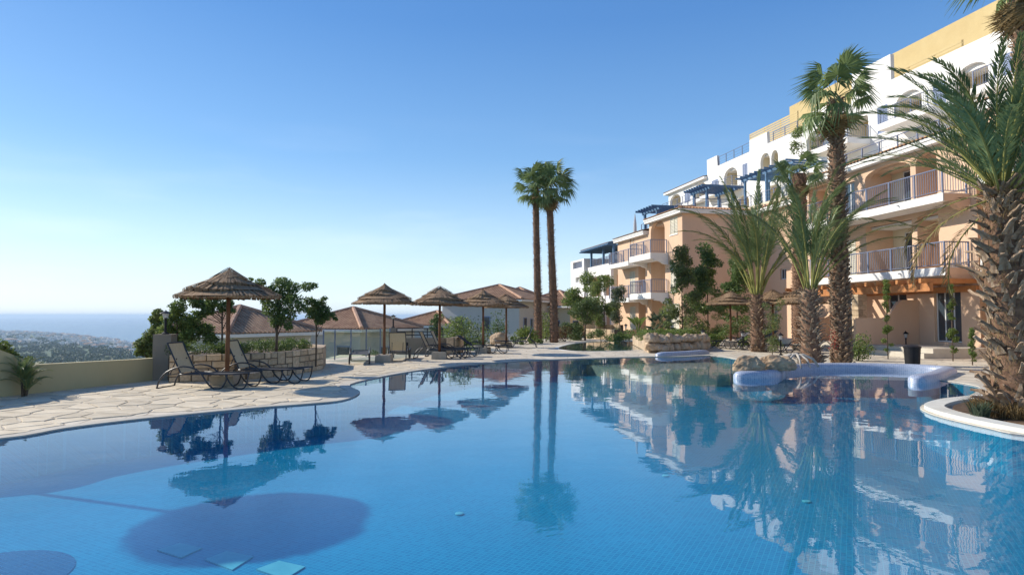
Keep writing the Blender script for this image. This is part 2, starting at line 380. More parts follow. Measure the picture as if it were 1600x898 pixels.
def clear_glass():
    m = bpy.data.materials.new('clear_greenish_glass'); m.use_nodes = True
    nt = m.node_tree; N = nt.nodes; L = nt.links; N.remove(N['Principled BSDF'])
    tr = N.new('ShaderNodeBsdfTransparent'); tr.inputs[0].default_value = (0.88,0.94,0.91,1)
    gl = N.new('ShaderNodeBsdfGlossy'); gl.inputs['Roughness'].default_value = 0.02
    df = N.new('ShaderNodeBsdfDiffuse'); df.inputs[0].default_value = (0.4,0.5,0.45,1)
    fr = N.new('ShaderNodeFresnel'); fr.inputs[0].default_value = 1.5
    mx = N.new('ShaderNodeMixShader'); m2 = N.new('ShaderNodeMixShader'); m2.inputs[0].default_value = 0.06
    L.new(tr.outputs[0], m2.inputs[1]); L.new(df.outputs[0], m2.inputs[2])
    geo = N.new('ShaderNodeNewGeometry'); io = N.new('ShaderNodeMapRange'); io.inputs[3].default_value = 1.45; io.inputs[4].default_value = 1/1.45
    L.new(geo.outputs['Backfacing'], io.inputs[0]); L.new(io.outputs[0], fr.inputs[0])
    L.new(fr.outputs[0], mx.inputs[0]); L.new(m2.outputs[0], mx.inputs[1]); L.new(gl.outputs[0], mx.inputs[2])
    L.new(mx.outputs[0], N['Material Output'].inputs[0])
    return m
M['clear'] = clear_glass()

# ================================================================== GROUND, POOL, SEA
def catmull(pts, n=5, closed=True):
    out = []; k = len(pts)
    for i in range(k if closed else k-1):
        p0, p1, p2, p3 = [Vector(pts[j % k]) if closed else Vector(pts[max(0, min(k-1, j))]) for j in (i-1, i, i+1, i+2)]
        for q in range(n):
            t = q/n
            out.append(0.5*((2*p1)+(-p0+p2)*t+(2*p0-5*p1+4*p2-p3)*t*t+(-p0+3*p1-3*p2+p3)*t*t*t))
    if not closed: out.append(Vector(pts[-1]))
    return out
def g2(px, py): p = G(px, py); return (p.x, p.y)
outl = [(-9.6,5.2),(-9.3,7.0),(-8.4,8.05), g2(0,684), g2(100,668), g2(200,655.5), g2(300,645.5), g2(400,636), g2(480,630), g2(535,624), g2(560,612), g2(545,600),
        g2(600,587), g2(660,577), g2(740,568), g2(830,562.5), g2(930,559), g2(1010,557), g2(1060,556.5), g2(1110,555), g2(1150,560),
        (7.7,19.1), (9.2,20.05), (10.8,20.25), (12.1,19.8), (12.75,18.8), (12.0,17.85), g2(1432,590), g2(1470,593.5), g2(1506,598), g2(1535,606), (8.9,12.7),
        g2(1500,623), g2(1462,628), g2(1441,636), g2(1458,646), g2(1495,656), g2(1545,667), g2(1605,678), (8.4,8.3), (9.6,6.5),(9.6,3.5),(7.5,1.2),(0,0.9),(-7.5,1.2),(-9.4,3)]
pool = [(p.x, p.y) for p in catmull([(a, b, 0) for a, b in outl], 4)]
plun = [g2(871,543.5), g2(885,538.5), g2(905,535), g2(940,533), g2(980,532.5), g2(1014,533), g2(1017,538), g2(1012,545.5), g2(985,547.5), g2(950,548.5), g2(910,548.5), g2(885,547)]
plunge = [(p.x, p.y) for p in catmull([(a, b, 0) for a, b in plun], 3)]
WL = -0.02; FL = -0.62
# deck slab : one sheet with both pools cut out
deck_out = [(-14.5,-3),(-14.5,11.5),(-12.6,12.9),(-9.75,16.9),(-8.75,18.5),(-8.3,23.3),(-5.6,27.4),(-3.2,30.2),(-1.6,40),(2.5,46),(6,54),(8,63),(14,66),(40,66),(40,-3)]
mb = MB(); mb.prism(deck_out, -1.0, -0.004, [pool, plunge])
M['deck'] = None
def deck_mat():
    m, nt, b = nodes_of('crazy_paving_far'); N = nt.nodes; L = nt.links
    tc = N.new('ShaderNodeTexCoord')
    v = N.new('ShaderNodeTexVoronoi'); v.feature = 'F1'; v.inputs['Scale'].default_value = 1.9; L.new(tc.outputs['Object'], v.inputs['Vector'])
    ve = N.new('ShaderNodeTexVoronoi'); ve.feature = 'DISTANCE_TO_EDGE'; ve.inputs['Scale'].default_value = 1.9; L.new(tc.outputs['Object'], ve.inputs['Vector'])
    n = N.new('ShaderNodeTexNoise'); n.inputs['Scale'].default_value = 3; n.inputs['Detail'].default_value = 6; L.new(tc.outputs['Object'], n.inputs['Vector'])
    cr = N.new('ShaderNodeValToRGB'); cr.color_ramp.elements[0].color = (0.51,0.44,0.33,1); cr.color_ramp.elements[1].color = (0.65,0.57,0.45,1)
    cr.color_ramp.elements[0].position = 0.3; cr.color_ramp.elements[1].position = 0.7
    L.new(n.outputs[0], cr.inputs[0])
    sx = N.new('ShaderNodeSeparateColor'); L.new(v.outputs['Color'], sx.inputs[0])
    mr = N.new('ShaderNodeMapRange'); mr.inputs[3].default_value = 0.86; mr.inputs[4].default_value = 1.1; L.new(sx.outputs[0], mr.inputs[0])
    h = N.new('ShaderNodeHueSaturation'); L.new(cr.outputs[0], h.inputs['Color']); L.new(mr.outputs[0], h.inputs['Value'])
    lt = N.new('ShaderNodeMapRange'); lt.inputs[1].default_value = 0.015; lt.inputs[2].default_value = 0.035; L.new(ve.outputs['Distance'], lt.inputs[0])
    mx = N.new('ShaderNodeMix'); mx.data_type = 'RGBA'; mx.inputs[6].default_value = (0.36,0.29,0.21,1)
    L.new(lt.outputs[0], mx.inputs[0]); L.new(h.outputs[0], mx.inputs[7]); L.new(mx.outputs[2], b.inputs['Base Color'])
    b.inputs['Roughness'].default_value = 0.85
    bp = N.new('ShaderNodeBump'); bp.inputs['Strength'].default_value = 0.4; bp.inputs['Distance'].default_value = 0.01
    L.new(lt.outputs[0], bp.inputs['Height']); L.new(bp.outputs[0], b.inputs['Normal'])
    return m
M['deck'] = deck_mat()
deck = mb.build('deck', M['deck']); tag(deck, kind='structure')

def pool_basin(name, poly, fl, m):
    b = MB()
    cx = sum(p[0] for p in poly)/len(poly); cy = sum(p[1] for p in poly)/len(poly)
    k = len(poly)
    tris = tessellate_polygon([[Vector((p[0], p[1], 0)) for p in poly]])
    base = 0; b.v = [(p[0], p[1], fl) for p in poly]+[(p[0], p[1], -0.008) for p in poly]
    for t in tris: b.f.append(tuple(t)); b.m.append(0)
    for i in range(k):
        j = (i+1) % k
        # a hair inside the deck's cut
        b.f.append((i, j, k+j, k+i)); b.m.append(0)
    o = b.build(name, m, fix=False)
    return tag(o, kind='structure')
def inset(poly, d):
    """offset polygon; positive grows it"""
    k = len(poly); A = sum(poly[i][0]*poly[(i+1) % k][1]-poly[(i+1) % k][0]*poly[i][1] for i in range(k))
    sgn = 1 if A > 0 else -1; out = []
    for i in range(k):
        a = Vector(poly[i-1]); c = Vector(poly[(i+1) % k]); t = (c-a).normalized()
        out.append((poly[i][0]+t.y*d*sgn, poly[i][1]-t.x*d*sgn))
    return out
pool_basin('pool_basin', inset(pool, -0.004), FL, M['floor_tile'])
pool_basin('plunge_pool_basin', inset(plunge, -0.004), -0.5, M['beach_tile'])
for nm, pl in (('pool_water', pool), ('plunge_pool_water', plunge)):
    b = MB(); pp = inset(pl, -0.006); b.v = [(p[0], p[1], WL) for p in pp]
    for t in tessellate_polygon([[Vector((p[0], p[1], 0)) for p in pp]]):
        a, c, d = [pp[i] for i in t]; cr = (c[0]-a[0])*(d[1]-a[1])-(c[1]-a[1])*(d[0]-a[0])
        b.f.append(tuple(t) if cr > 0 else tuple(t[::-1])); b.m.append(0)
    o = b.build(nm, M['water'], fix=False); tag(o, kind='structure')
# smooth pale coping strips beside the water
def strip(name, path, w, z0, z1, m, closed=False, kind='structure'):
    b = MB(); k = len(path); L = []; Rr = []
    for i in range(k):
        a = Vector(path[i-1] if (i > 0 or closed) else path[i]); c = Vector(path[(i+1) % k] if (i < k-1 or closed) else path[i])
        t = (c-a).normalized(); n = Vector((-t.y, t.x)); p = Vector(path[i])
        L.append(p); Rr.append(p+n*w)
    for i in range(k if closed else k-1):
        j = (i+1) % k
        a0, a1, b0, b1 = L[i], L[j], Rr[i], Rr[j]
        T = lambda p, z: (p.x, p.y, z)
        b.quad(T(a0,z1), T(a1,z1), T(b1,z1), T(b0,z1)); b.quad(T(a0,z0), T(a1,z0), T(a1,z1), T(a0,z1)); b.quad(T(b0,z1), T(b1,z1), T(b1,z0), T(b0,z0))
    o = b.build(name, m); 
    if kind: tag(o, kind=kind)
    return o
A_ = sum(pool[i][0]*pool[(i+1) % len(pool)][1]-pool[(i+1) % len(pool)][0]*pool[i][1] for i in range(len(pool)))
sg = -1 if A_ > 0 else 1
cop = strip('pool_coping', inset(pool, -0.035), 0.235*sg, -0.016, 0.006, M['coping'], True)
strip('plunge_pool_coping', inset(plunge, -0.03), (0.19 if sum(plunge[i][0]*plunge[(i+1) % len(plunge)][1]-plunge[(i+1) % len(plunge)][0]*plunge[i][1] for i in range(len(plunge))) < 0 else -0.19), -0.016, 0.006, M['white_curb'], True)
# beige shallow beach at the far end of the pool, mosaic grates, drains, and a dark disc painted in for a canopy reflection
def floor_poly(name, pts, z, m, label=None, cat=None, group=None, h=0.01):
    b = MB(); b.prism([(p.x, p.y) for p in pts], z-h, z); o = b.build(name, m); 
    return tag(o, label, cat, group) if label else tag(o, kind='structure')
floor_poly('shallow_beach', [G(*q, -0.25) for q in ((905,568),(1000,564.5),(1128,566),(1150,570),(1165,580),(1120,586),(1020,581),(950,574))], -0.25, M['beach_tile'], h=0.38)
for i, (q, lb) in enumerate(((((245,858),(281,847),(316,855),(283,870)), 'leftmost pale turquoise mosaic square on the pool floor'),
           (((320,873),(353,860),(396,868),(363,889)), 'middle pale turquoise mosaic square on the pool floor'),
           (((400,888),(436,875),(477,884),(446,903)), 'rightmost pale turquoise mosaic square at the bottom edge of the pool floor'))):
    floor_poly('floor_mosaic_square', [G(x, y, FL+0.012) for x, y in q], FL+0.012, M['grate'], lb, 'pool tile', 'turquoise squares on the pool floor')
def disc(px, py, r, label, z=FL+0.015):
    b = MB(); b.lathe([(r*0.98, -0.01), (r, 0.0), (r*0.8, 0.004), (r*0.3, 0.006)], 20); o = b.build('pool_drain', M['grate'])
    o.location = G(px, py, z); tag(o, label, 'drain', 'round fittings on the pool floor')
disc(718, 801, 0.05, 'small pale round fitting on the blue pool floor left of the palm reflection')
disc(1040, 742, 0.05, 'small pale round fitting on the pool floor under the building reflection')
disc(1260, 782, 0.05, 'small pale round fitting on the pool floor under the date palm reflection')
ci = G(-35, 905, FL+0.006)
b = MB(); b.lathe([(0.70, -0.004), (0.70, 0.0)], 40); o = b.build('canopy_reflection_disc', M['reflection_tile']); o.location = ci  # umbrella canopy reflection painted as a dark tiled disc on the floor
tag(o, 'dark blue tiled disc standing in for an umbrella reflection at the bottom left of the pool', 'pool tile')

# individual flagstones near the viewer : jittered Voronoi cells clipped at the coping and the walls
random.seed(11)
cell = 0.54
def inside(p, poly):
    c = False; k = len(poly)
    for i in range(k):
        a = poly[i]; b_ = poly[i-1]
        if (a[1] > p[1]) != (b_[1] > p[1]) and p[0] < (b_[0]-a[0])*(p[1]-a[1])/(b_[1]-a[1])+a[0]: c = not c
    return c
def clip(poly, p, n):
    out = []
    for i in range(len(poly)):
        a = poly[i-1]; c = poly[i]; da = (a-p).dot(n); dc = (c-p).dot(n)
        if da < 0: out.append(a)
        if (da < 0) != (dc < 0): out.append(a+(c-a)*(da/(da-dc)))
    return out
def A_sign(poly): return sum(poly[k-1].x*poly[k].y-poly[k].x*poly[k-1].y for k in range(len(poly)))
pts = {}
for i in range(-30, 5):
    for j in range(10, 50):
        pts[(i, j)] = Vector(((i+random.uniform(0.08, 0.92))*cell*1.15, (j+random.uniform(0.08, 0.92))*cell*0.85))
pool_out = inset(pool, 0.215); deck_in = deck_out
segs = [(Vector(pool_out[i]), Vector(pool_out[(i+1) % len(pool_out)])) for i in range(len(pool_out))]
dsegs = [(Vector(deck_out[i]), Vector(deck_out[i+1])) for i in range(1, 7)]
cells = []
for (i, j), p in pts.items():
    if p.y > 22 or p.y < 6.5 or p.x > -2: continue
    if inside(p, pool_out) or not inside(p, deck_in): continue
    poly = [p+Vector(q) for q in ((-1.2,-1.2),(1.2,-1.2),(1.2,1.2),(-1.2,1.2))]
    for di in (-2,-1,0,1,2):
        for dj in (-2,-1,0,1,2):
            q = pts.get((i+di, j+dj))
            if q is None or (di == 0 and dj == 0): continue
            n = (q-p).normalized(); poly = clip(poly, (p+q)/2-n*0.012, n)
            if len(poly) < 3: break
        if len(poly) < 3: break
    for (a, c) in segs+dsegs:
        d = c-a; L2 = d.length_squared
        if L2 < 1e-8: continue
        t = max(0, min(1, (p-a).dot(d)/L2)); cl = a+d*t
        if (cl-p).length > 1.3 or len(poly) < 3: continue
        n = (cl-p)
        if n.length < 1e-5 or t in (0, 1): continue
        poly = clip(poly, cl-n.normalized()*0.012, n.normalized())
    if len(poly) < 3: continue
    ar = abs(sum(poly[k-1].x*poly[k].y-poly[k].x*poly[k-1].y for k in range(len(poly))))/2
    if ar < 0.03: continue
    wob = []
    for q_ in range(len(poly)):
        a, c = poly[q_], poly[(q_+1) % len(poly)]; L_ = (c-a).length; wob.append(a)
        if L_ > 0.16:
            n = Vector((-(c-a).y, (c-a).x))/L_
            for f_ in (0.33, 0.67): wob.append(a+(c-a)*f_-n*random.uniform(-0.002, 0.022)*(-1 if A_sign(poly) < 0 else 1)*-1)
    cells.append((p, wob))
cells.sort(key=lambda c: c[0].length)
rest = MB()
for n_, (p, poly) in enumerate(cells):
    b = MB() if n_ < 290 else rest
    z = random.uniform(0.004, 0.012); base = len(b.v); k = len(poly)
    off = p if n_ < 290 else Vector((0, 0))
    cen = sum(poly, Vector((0, 0)))/k
    sh = [cen+(q-cen)*0.965 for q in poly]
    tx, ty = random.uniform(-0.004, 0.004), random.uniform(-0.004, 0.004)
    b.v += [(q.x-off.x, q.y-off.y, -0.02) for q in poly]+[(q.x-off.x, q.y-off.y, z-0.004) for q in poly]+[(q.x-off.x, q.y-off.y, z+(q-cen).x*tx+(q-cen).y*ty) for q in sh]
    for r_ in range(2):
        for i in range(k):
            j = (i+1) % k; b.f.append((base+r_*k+i, base+r_*k+j, base+(r_+1)*k+j, base+(r_+1)*k+i)); b.m.append(0)
    b.f.append(tuple(base+2*k+i for i in range(k))); b.m.append(0)
    if n_ < 290:
        o = b.build('paving_stone', M['flag'], deck); o.location = (p.x, p.y, 0)
if rest.v: tag(rest.build('far_paving_stones', M['flag'], deck), kind='stuff')

# terrain, sea
BL = [(-60,5),(-15,11.2),(-12.6,13.6),(-9.9,17.4),(-8.9,23.6),(-5.9,28.2),(-3.6,31.5),(-2,41),(2.2,47),(6,56),(8,66),(20,200)]
def side_dist(x, y):
    best = 1e9; s_ = 1
    for i in range(len(BL)-1):
        ax, ay = BL[i]; bx, by = BL[i+1]; dx, dy = bx-ax, by-ay
        t = max(0, min(1, ((x-ax)*dx+(y-ay)*dy)/(dx*dx+dy*dy))); qx, qy = ax+dx*t-x, ay+dy*t-y
        d = math.hypot(qx, qy)
        if d < best: best = d; s_ = 1 if (dx*(y-ay)-dy*(x-ax)) > 0 else -1
    return best*s_          # positive = downhill village side
def terr(x, y):
    d = side_dist(x, y); r = math.hypot(x, y)
    if d < 0.3: z = -1.2
    else: z = -1.2-3.2*smooth(0.3, 7, d)-0.092*max(0, r-70)
    if r > 900:
        az = math.degrees(math.atan2(x, y))
        coast = 2050+max(0, (-29.2-az))*340 if az < -29.2 else 2050-(az+29.2)*6
        coast = max(1500, coast)
        t = (r-1000)/(coast-1000)
        zz = -84-16.2*max(0, t)**0.9 if t < 1.25 else -106
        zz += 2.0*noise.noise(Vector((x*0.004, y*0.004, 0)))*(1-min(1, max(0, t)))
        z = z+(zz-z)*smooth(900, 1100, r)
    elif r > 70:
        z = max(z, -86)
    return z
radii = [0.5, 3, 6, 9]+[11+1.2*i for i in range(45)]+[66*1.09**i for i in range(1, 62)]
NA = 220; b = MB(); angs = [R(-180)+2*PI*i/NA for i in range(NA)]
b.v.append((0, 0, -1.2))
for r in radii:
    for a in angs:
        x, y = r*math.sin(a), r*math.cos(a); b.v.append((x, y, terr(x, y)))
for i in range(NA):
    b.f.append((0, 1+(i+1) % NA, 1+i)); b.m.append(0)
for k in range(len(radii)-1):
    for i in range(NA):
        j = (i+1) % NA
        b.f.append((1+k*NA+i, 1+k*NA+j, 1+(k+1)*NA+j, 1+(k+1)*NA+i)); b.m.append(1 if radii[k] > 500 else 0)
tag(b.build('terrain', [M['slopeveg'], M['hillgreen']], smooth=True), kind='structure')
SEA_R = 34000
b = MB(); b.lathe([(SEA_R, 0.0), (15000, 0.02), (6000, 0.04), (900, 0.06)], 96, (0,0,-100)); b.f.pop(); b.f.pop(); b.m.pop(); b.m.pop()
tag(b.build('sea', M['seawater']), kind='structure')
b = MB(); b.box(-35000, -35000, -140, 35000, 35000, 40)
hz = b.build('haze', None); tag(hz, kind='stuff')
hm = bpy.data.materials.new('haze_air'); hm.use_nodes = True; nt = hm.node_tree; nt.nodes.remove(nt.nodes['Principled BSDF'])
pv = nt.nodes.new('ShaderNodeVolumePrincipled'); pv.inputs['Density'].default_value = 0.00009; pv.inputs['Color'].default_value = (0.62,0.80,1.0,1); pv.inputs['Anisotropy'].default_value = 0.2
nt.links.new(pv.outputs[0], nt.nodes['Material Output'].inputs['Volume']); hz.data.materials.append(hm)

# ================================================================== BUILDINGS
class Bld:
    """local frame: x runs along the facade away from the camera, y outwards from the facade, z up"""
    def __init__(s, name, label, A, slope, cat='apartment block'):
        u = Vector((slope, 1)).normalized(); s.u = u; s.n = Vector((-u.y, u.x)); s.A = Vector(A)
        s.rz = math.atan2(u.y, u.x)
        s.root = empty(name, label, cat, (A[0], A[1], 0), s.rz)
    def at(s, px, py, o=0.0):
        r = ray(px, py); rn = r.x*s.n.x+r.y*s.n.y
        t = (o-(Vector((0, 0))-s.A).dot(s.n))/rn
        p = Vector((r.x*t, r.y*t))-s.A
        return p.dot(s.u), EYE+r.z*t
    def S(s, px, o=0.0, z=None):
        # s at column px (horizontal plane of the eye)
        return s.at(px, 493, o)[0]
    def Z(s, px, py, o=0.0): return s.at(px, py, o)[1]
def arch(s0, s1, z0, z1, rise=None, n=10):
    """opening outline with a rounded head: z1 is the crown"""
    w = s1-s0; rise = w*0.35 if rise is None else rise
    pts = [(s0, z0), (s1, z0), (s1, z1-rise)]
    for i in range(1, n):
        a = PI*i/n; pts.append(((s0+s1)/2+math.cos(a)*w/2, z1-rise+math.sin(a)*rise))
    pts.append((s0, z1-rise)); return pts
def rect(s0, s1, z0, z1): return [(s0, z0), (s1, z0), (s1, z1), (s0, z1)]
def window(B, s0, s1, z0, z1, o=-0.12, style='glass', mull=1, bars=0):
    """window or door set into an opening; returns the frame part"""
    fw = 0.055; b = MB(); d = 0.05
    b.box(s0, o-d, z0, s0+fw, o, z1); b.box(s1-fw, o-d, z0, s1, o, z1)
    b.box(s0+fw, o-d, z0, s1-fw, o, z0+fw); b.box(s0+fw, o-d, z1-fw, s1-fw, o, z1)
    for i in range(1, mull+1):
        x = s0+(s1-s0)*i/(mull+1); b.box(x-fw/2, o-d, z0+fw, x+fw/2, o+0.004, z1-fw)
    fr = b.build('window', M['frame'], B.root)
    b = MB(); b.box(s0+fw, o-d*0.7, z0+fw, s1-fw, o-d*0.4, z1-fw); b.build('pane', M['glass'], fr)
    if bars:
        b = MB()
        for i in range(1, bars): x = s0+(s1-s0)*i/bars; b.box(x-0.01, o+0.05, z0, x+0.01, o+0.07, z1)
        for i in range(1, 4): z = z0+(z1-z0)*i/4; b.box(s0, o+0.05, z-0.01, s1, o+0.07, z+0.01)
        b.build('window_grille', M['rail'], fr)
    return fr
def shutters(B, s0, s1, z0, z1, o=0.0, m='shutter', leaves=2):
    w = (s1-s0)/leaves
    for k in range(leaves):
        a = s0+k*w+0.008; c = a+w-0.016; b = MB(); t = 0.05; e = 0.05
        b.box(a, o, z0, a+e, o+t, z1); b.box(c-e, o, z0, c, o+t, z1); b.box(a+e, o, z0, c-e, o+t, z0+e); b.box(a+e, o, z1-e, c-e, o+t, z1)
        n = max(5, int((z1-z0)/0.11))
        for i in range(n):
            z = z0+e+(z1-z0-2*e)*i/n; h = (z1-z0-2*e)/n
            b.quad((a+e, o+0.005, z+h), (c-e, o+0.005, z+h), (c-e, o+0.04, z+h*0.15), (a+e, o+0.04, z+h*0.15))
        b.build('shutter', M[m], B.root)
    b = MB(); b.box(s0-0.06, o-0.01, z0-0.07, s1+0.06, o+0.09, z0-0.005); b.build('window_sill', M['white'], B.root)
def railing(B, path, z, h=1.0, post=1.25, bar=0.13, m='rail', subparts=False, horiz=0):
    """path: list of (s, o)"""
    b = MB(); posts = []
    T = lambda p, zz: (p[0], p[1], zz)
    mesh_bar = None
    for i in range(len(path)-1):
        a, c = Vector(path[i]), Vector(path[i+1]); L = (c-a).length; d = (c-a)/L
        b.tube([T(a, z+h), T(c, z+h)], 0.028, 6); b.tube([T(a, z+0.10), T(c, z+0.10)], 0.018, 4)
        for q in range(horiz):
            zz = z+0.10+(h-0.1)*(q+1)/(horiz+1); b.tube([T(a, zz), T(c, zz)], 0.012, 4)
        n = max(1, round(L/post))
        for k in range(n+1):
            if k == n and i < len(path)-2: continue
            posts.append(a+d*L*k/n)
        if bar:
            nb = int(L/bar)
            if not subparts:
                for k in range(1, nb):
                    p = a+d*L*k/nb; b.box(p.x-0.008, p.y-0.008, z+0.10, p.x+0.008, p.y+0.008, z+h-0.02)
    r = b.build('railing', M[m], B.root)
    pm = None
    for p in posts:
        if pm is None:
            q = MB(); q.box(-0.03, -0.03, -0.01, 0.03, 0.03, h+0.02); o = q.build('railing_post', M[m], r); pm = o.data
        else: o = link('railing_post', pm, r)
        o.location = (p.x, p.y, z)
    if bar and subparts:
        for i in range(len(path)-1):
            a, c = Vector(path[i]), Vector(path[i+1]); L = (c-a).length; d = (c-a)/L; nb = int(L/bar)
            for k in range(1, nb):
                p = a+d*L*k/nb
                if mesh_bar is None:
                    q = MB(); q.box(-0.009, -0.009, 0.10, 0.009, 0.009, h-0.02); o = q.build('baluster', M[m], r); mesh_bar = o.data
                else: o = link('baluster', mesh_bar, r)
                o.location = (p.x, p.y, z)
    return r
def balcony(B, s0, s1, out, zt, th=0.36, m='white', corbel=True, rail=True, rail_kw=None, name='balcony'):
    b = MB(); b.box(s0, 0.004, zt-th, s1, out, zt)
    if corbel:
        for q in (s0+0.02, s1-0.27):
            pts = [(0.004, zt-th), (out*0.8, zt-th), (out*0.75, zt-th-0.12), (out*0.45, zt-th-0.16), (out*0.25, zt-th-0.36), (0.004, zt-th-0.42)]
            n = len(b.v); b.v += [(q, y, z) for y, z in pts]+[(q+0.25, y, z) for y, z in pts]; k = len(pts)
            b.f.append(tuple(range(n, n+k))); b.m.append(0); b.f.append(tuple(range(n+2*k-1, n+k-1, -1))); b.m.append(0)
            for i in range(k): j = (i+1) % k; b.f.append((n+i, n+k+i, n+k+j, n+j)); b.m.append(0)
    o = b.build(name, M[m], B.root)
    if rail: railing(B, [(s0+0.05, 0.1), (s0+0.05, out-0.06), (s1-0.05, out-0.06), (s1-0.05, 0.1)], zt, **(rail_kw or {}))
    return o
def roofplane(b, A, Bp, tA, tB, pitch=0.24, hgt=0.07):
    """tiled plane from eave A-B up to top tA-tB, with a half-round cover tile column every `pitch`"""
    A, Bp, tA, tB = map(Vector, (A, Bp, tA, tB)); L = (Bp-A).length; ex = (Bp-A)/L
    nrm = ex.cross(((tA+tB)/2-(A+Bp)/2)).normalized()
    if nrm.z < 0: nrm = -nrm
    ey = nrm.cross(ex)
    if ey.dot(tA-A) < 0: ey = -ey
    H = (tA-A).dot(ey); xa = (tA-A).dot(ex); xb = (tB-A).dot(ex)
    b.mi = 1; b.quad(A, Bp, tB, tA) if (tA-tB).length > 1e-3 else b.tri(A, Bp, tA)
    n = int(L/pitch); b.mi = 0
    for i in range(n):
        x = (i+0.5)*L/n
        y = H
        if x < xa: y = H*x/xa
        elif x > xb: y = H*(L-x)/(L-xb)
        w = pitch*0.34
        seg = max(1, int(y/2.5))
        p0 = A+ex*x; prof = [(-w, 0), (-w*0.6, hgt*0.8), (w*0.6, hgt*0.8), (w, 0)]
        st = [p0+ex*q+nrm*h-ey*0.03 for q, h in prof]; en = [p0+ex*q+nrm*h+ey*y for q, h in prof]
        for k in range(3): b.quad(st[k], st[k+1], en[k+1], en[k])
        b.quad(*st)
def side_roof(B, s0, s1, o0, o1, z, ov=0.35, run=2.0, rise=0.5, m='tile2', sides=('front','near')):
    """tiled skirt roof: eave round a flat top, with a pale moulded fascia"""
    b = MB(); e0, e1 = s0-(ov if 'near' in sides else 0), s1+ov*0.5; f = o1+ov; k = o0
    b.box(e0, k, z-0.30, e1, f-0.001, z-0.02); b.box(e0-0.05, k, z-0.12, e1+0.05, f+0.05, z-0.0)
    b.build('eave_fascia', M['white'], B.root)
    b = MB(); zz = z+0.03
    i0 = s0+run if 'near' in sides else s0
    roofplane(b, (e0-0.08, f+0.09, zz), (e1, f+0.09, zz), (i0, o1-run, zz+rise), (e1, o1-run, zz+rise))
    if 'near' in sides:
        roofplane(b, (e0-0.08, k, zz), (e0-0.08, f+0.09, zz), (i0, k, zz+rise), (i0, o1-run, zz+rise))
        b.tube([(e0-0.08, f+0.09, zz+0.05), (i0, o1-run, zz+rise+0.05)], 0.1, 6)
    b.build('roof', [M[m], M['tilepan']], B.root)
    b = MB(); b.box(i0, k, z+0.02, e1, o1-run, z+rise+0.02); b.build('roof_terrace', M['pink'], B.root)
def facade(B, outline, holes, m='pink', o0=0.0, o1=-0.3, name='wall'):
    b = MB(); b.wall(outline, holes, o0, o1); return b.build(name, M[m], B.root)
def recess(B, s0, s1, z0, z1, depth=1.7, m='cream', door=True, side='pink', doorkind='shutter'):
    b = MB(); b.box(s0-0.15, -depth-0.15, z0-0.05, s1+0.15, -depth, z1+0.1); b.build('recess_back_wall', M[m], B.root)
    for q0, q1 in ((s0-0.15, s0-0.003), (s1+0.003, s1+0.15)):
        b = MB(); b.box(q0, -depth+0.002, z0-0.05, q1, -0.302, z1+0.1); b.build('recess_side_wall', M[side], B.root)
    b = MB(); b.box(s0-0.1, -depth+0.002, z0-0.25, s1+0.1, -0.303, z0-0.002); b.build('recess_floor', M['white'], B.root)
    b = MB(); b.box(s0-0.14, -depth+0.002, z1+0.004, s1+0.14, -0.303, z1+0.12); b.build('recess_ceiling', M['white'], B.root)
    if door:
        w = min(1.3, (s1-s0)*0.6); c = (s0+s1)/2
        window(B, c-w/2, c+w/2, z0+0.01, z0+2.1, -depth+0.056)

# ---------- pink block in the middle distance
B1 = Bld('apartment_block', 'terracotta pink three storey apartment block whose blank shaded end wall stands above the slender trees', (12.3, 46.0), -0.22)
sT = B1.S(1015.5); sE = B1.S(966); g1 = 0.35
ze = 9.35; zw = 8.55
f2_, f3_ = g1+3.0, g1+6.0
a0, a1 = B1.S(1040), B1.S(1018)
holes = [arch(a0, a1, f3_, B1.Z(1029, 344), 0.75), rect(a0, a1, f2_, f2_+2.55), rect(a0, a1, g1+0.02, g1+2.6)]
w0, w1 = B1.S(1060.5), B1.S(1048.5)
holes += [rect(w0, w1, B1.Z(1054, 366), B1.Z(1054, 339)), rect(w0+0.1, w1, f2_+0.05, f2_+2.15), rect(w0-0.1, w1+0.1, g1+0.03, g1+2.2)]
facade(B1, rect(0, sT, -0.5, ze-0.31), holes)
shutters(B1, w0+0.01, w1-0.01, B1.Z(1054, 366)+0.01, B1.Z(1054, 339)-0.01, -0.04)
shutters(B1, w0+0.11, w1-0.01, f2_+0.07, f2_+2.13, -0.04)
shutters(B1, w0-0.09, w1+0.09, g1+0.05, g1+2.18, -0.04)
for z in (g1, f2_, f3_): recess(B1, a0, a1, z, z+2.6, 1.7)
b = MB(); b.box(0.0, -7.2, -0.5, 0.3, -0.301, ze-0.31); b.box(0.301, -7.2, -0.5, sE, -6.9, zw-0.31); b.box(0.301, -6.89, ze-0.6, sT, -0.31, ze-0.31); b.box(sT-0.3, -6.89, zw-0.31, sT, -0.31, ze-0.6)
b.build('end_wall', M['pink'], B1.root)
b = MB(); b.box(sE-0.3, -6.89, -0.5, sE, -0.301, zw-0.31); b.box(sT+0.003, -6.89, zw-0.6, sE-0.31, -0.302, zw-0.31); b.build('far_end_wall', M['pink'], B1.root)
c0, c1 = B1.S(1009), B1.S(998)
d0, d1 = B1.S(993), B1.S(984.5)
holes = [rect(c0, c1, z+0.02, z+2.5) for z in (g1, f2_)]+[rect(d0, d1, z+0.03, z+2.1) for z in (g1, f2_, f3_)]
facade(B1, rect(sT+0.002, sE, -0.5, zw-0.31), holes, name='wing_wall')
for z in (g1, f2_): recess(B1, c0, c1, z, z+2.5, 1.3)
for z in (g1, f2_, f3_): shutters(B1, d0+0.01, d1-0.01, z+0.05, z+2.08, -0.04)
side_roof(B1, 0, sT, -7.2, 0, ze, m='tile2')
side_roof(B1, sT+0.4, sE, -7.2, 0, zw, m='tile', sides=('front',))
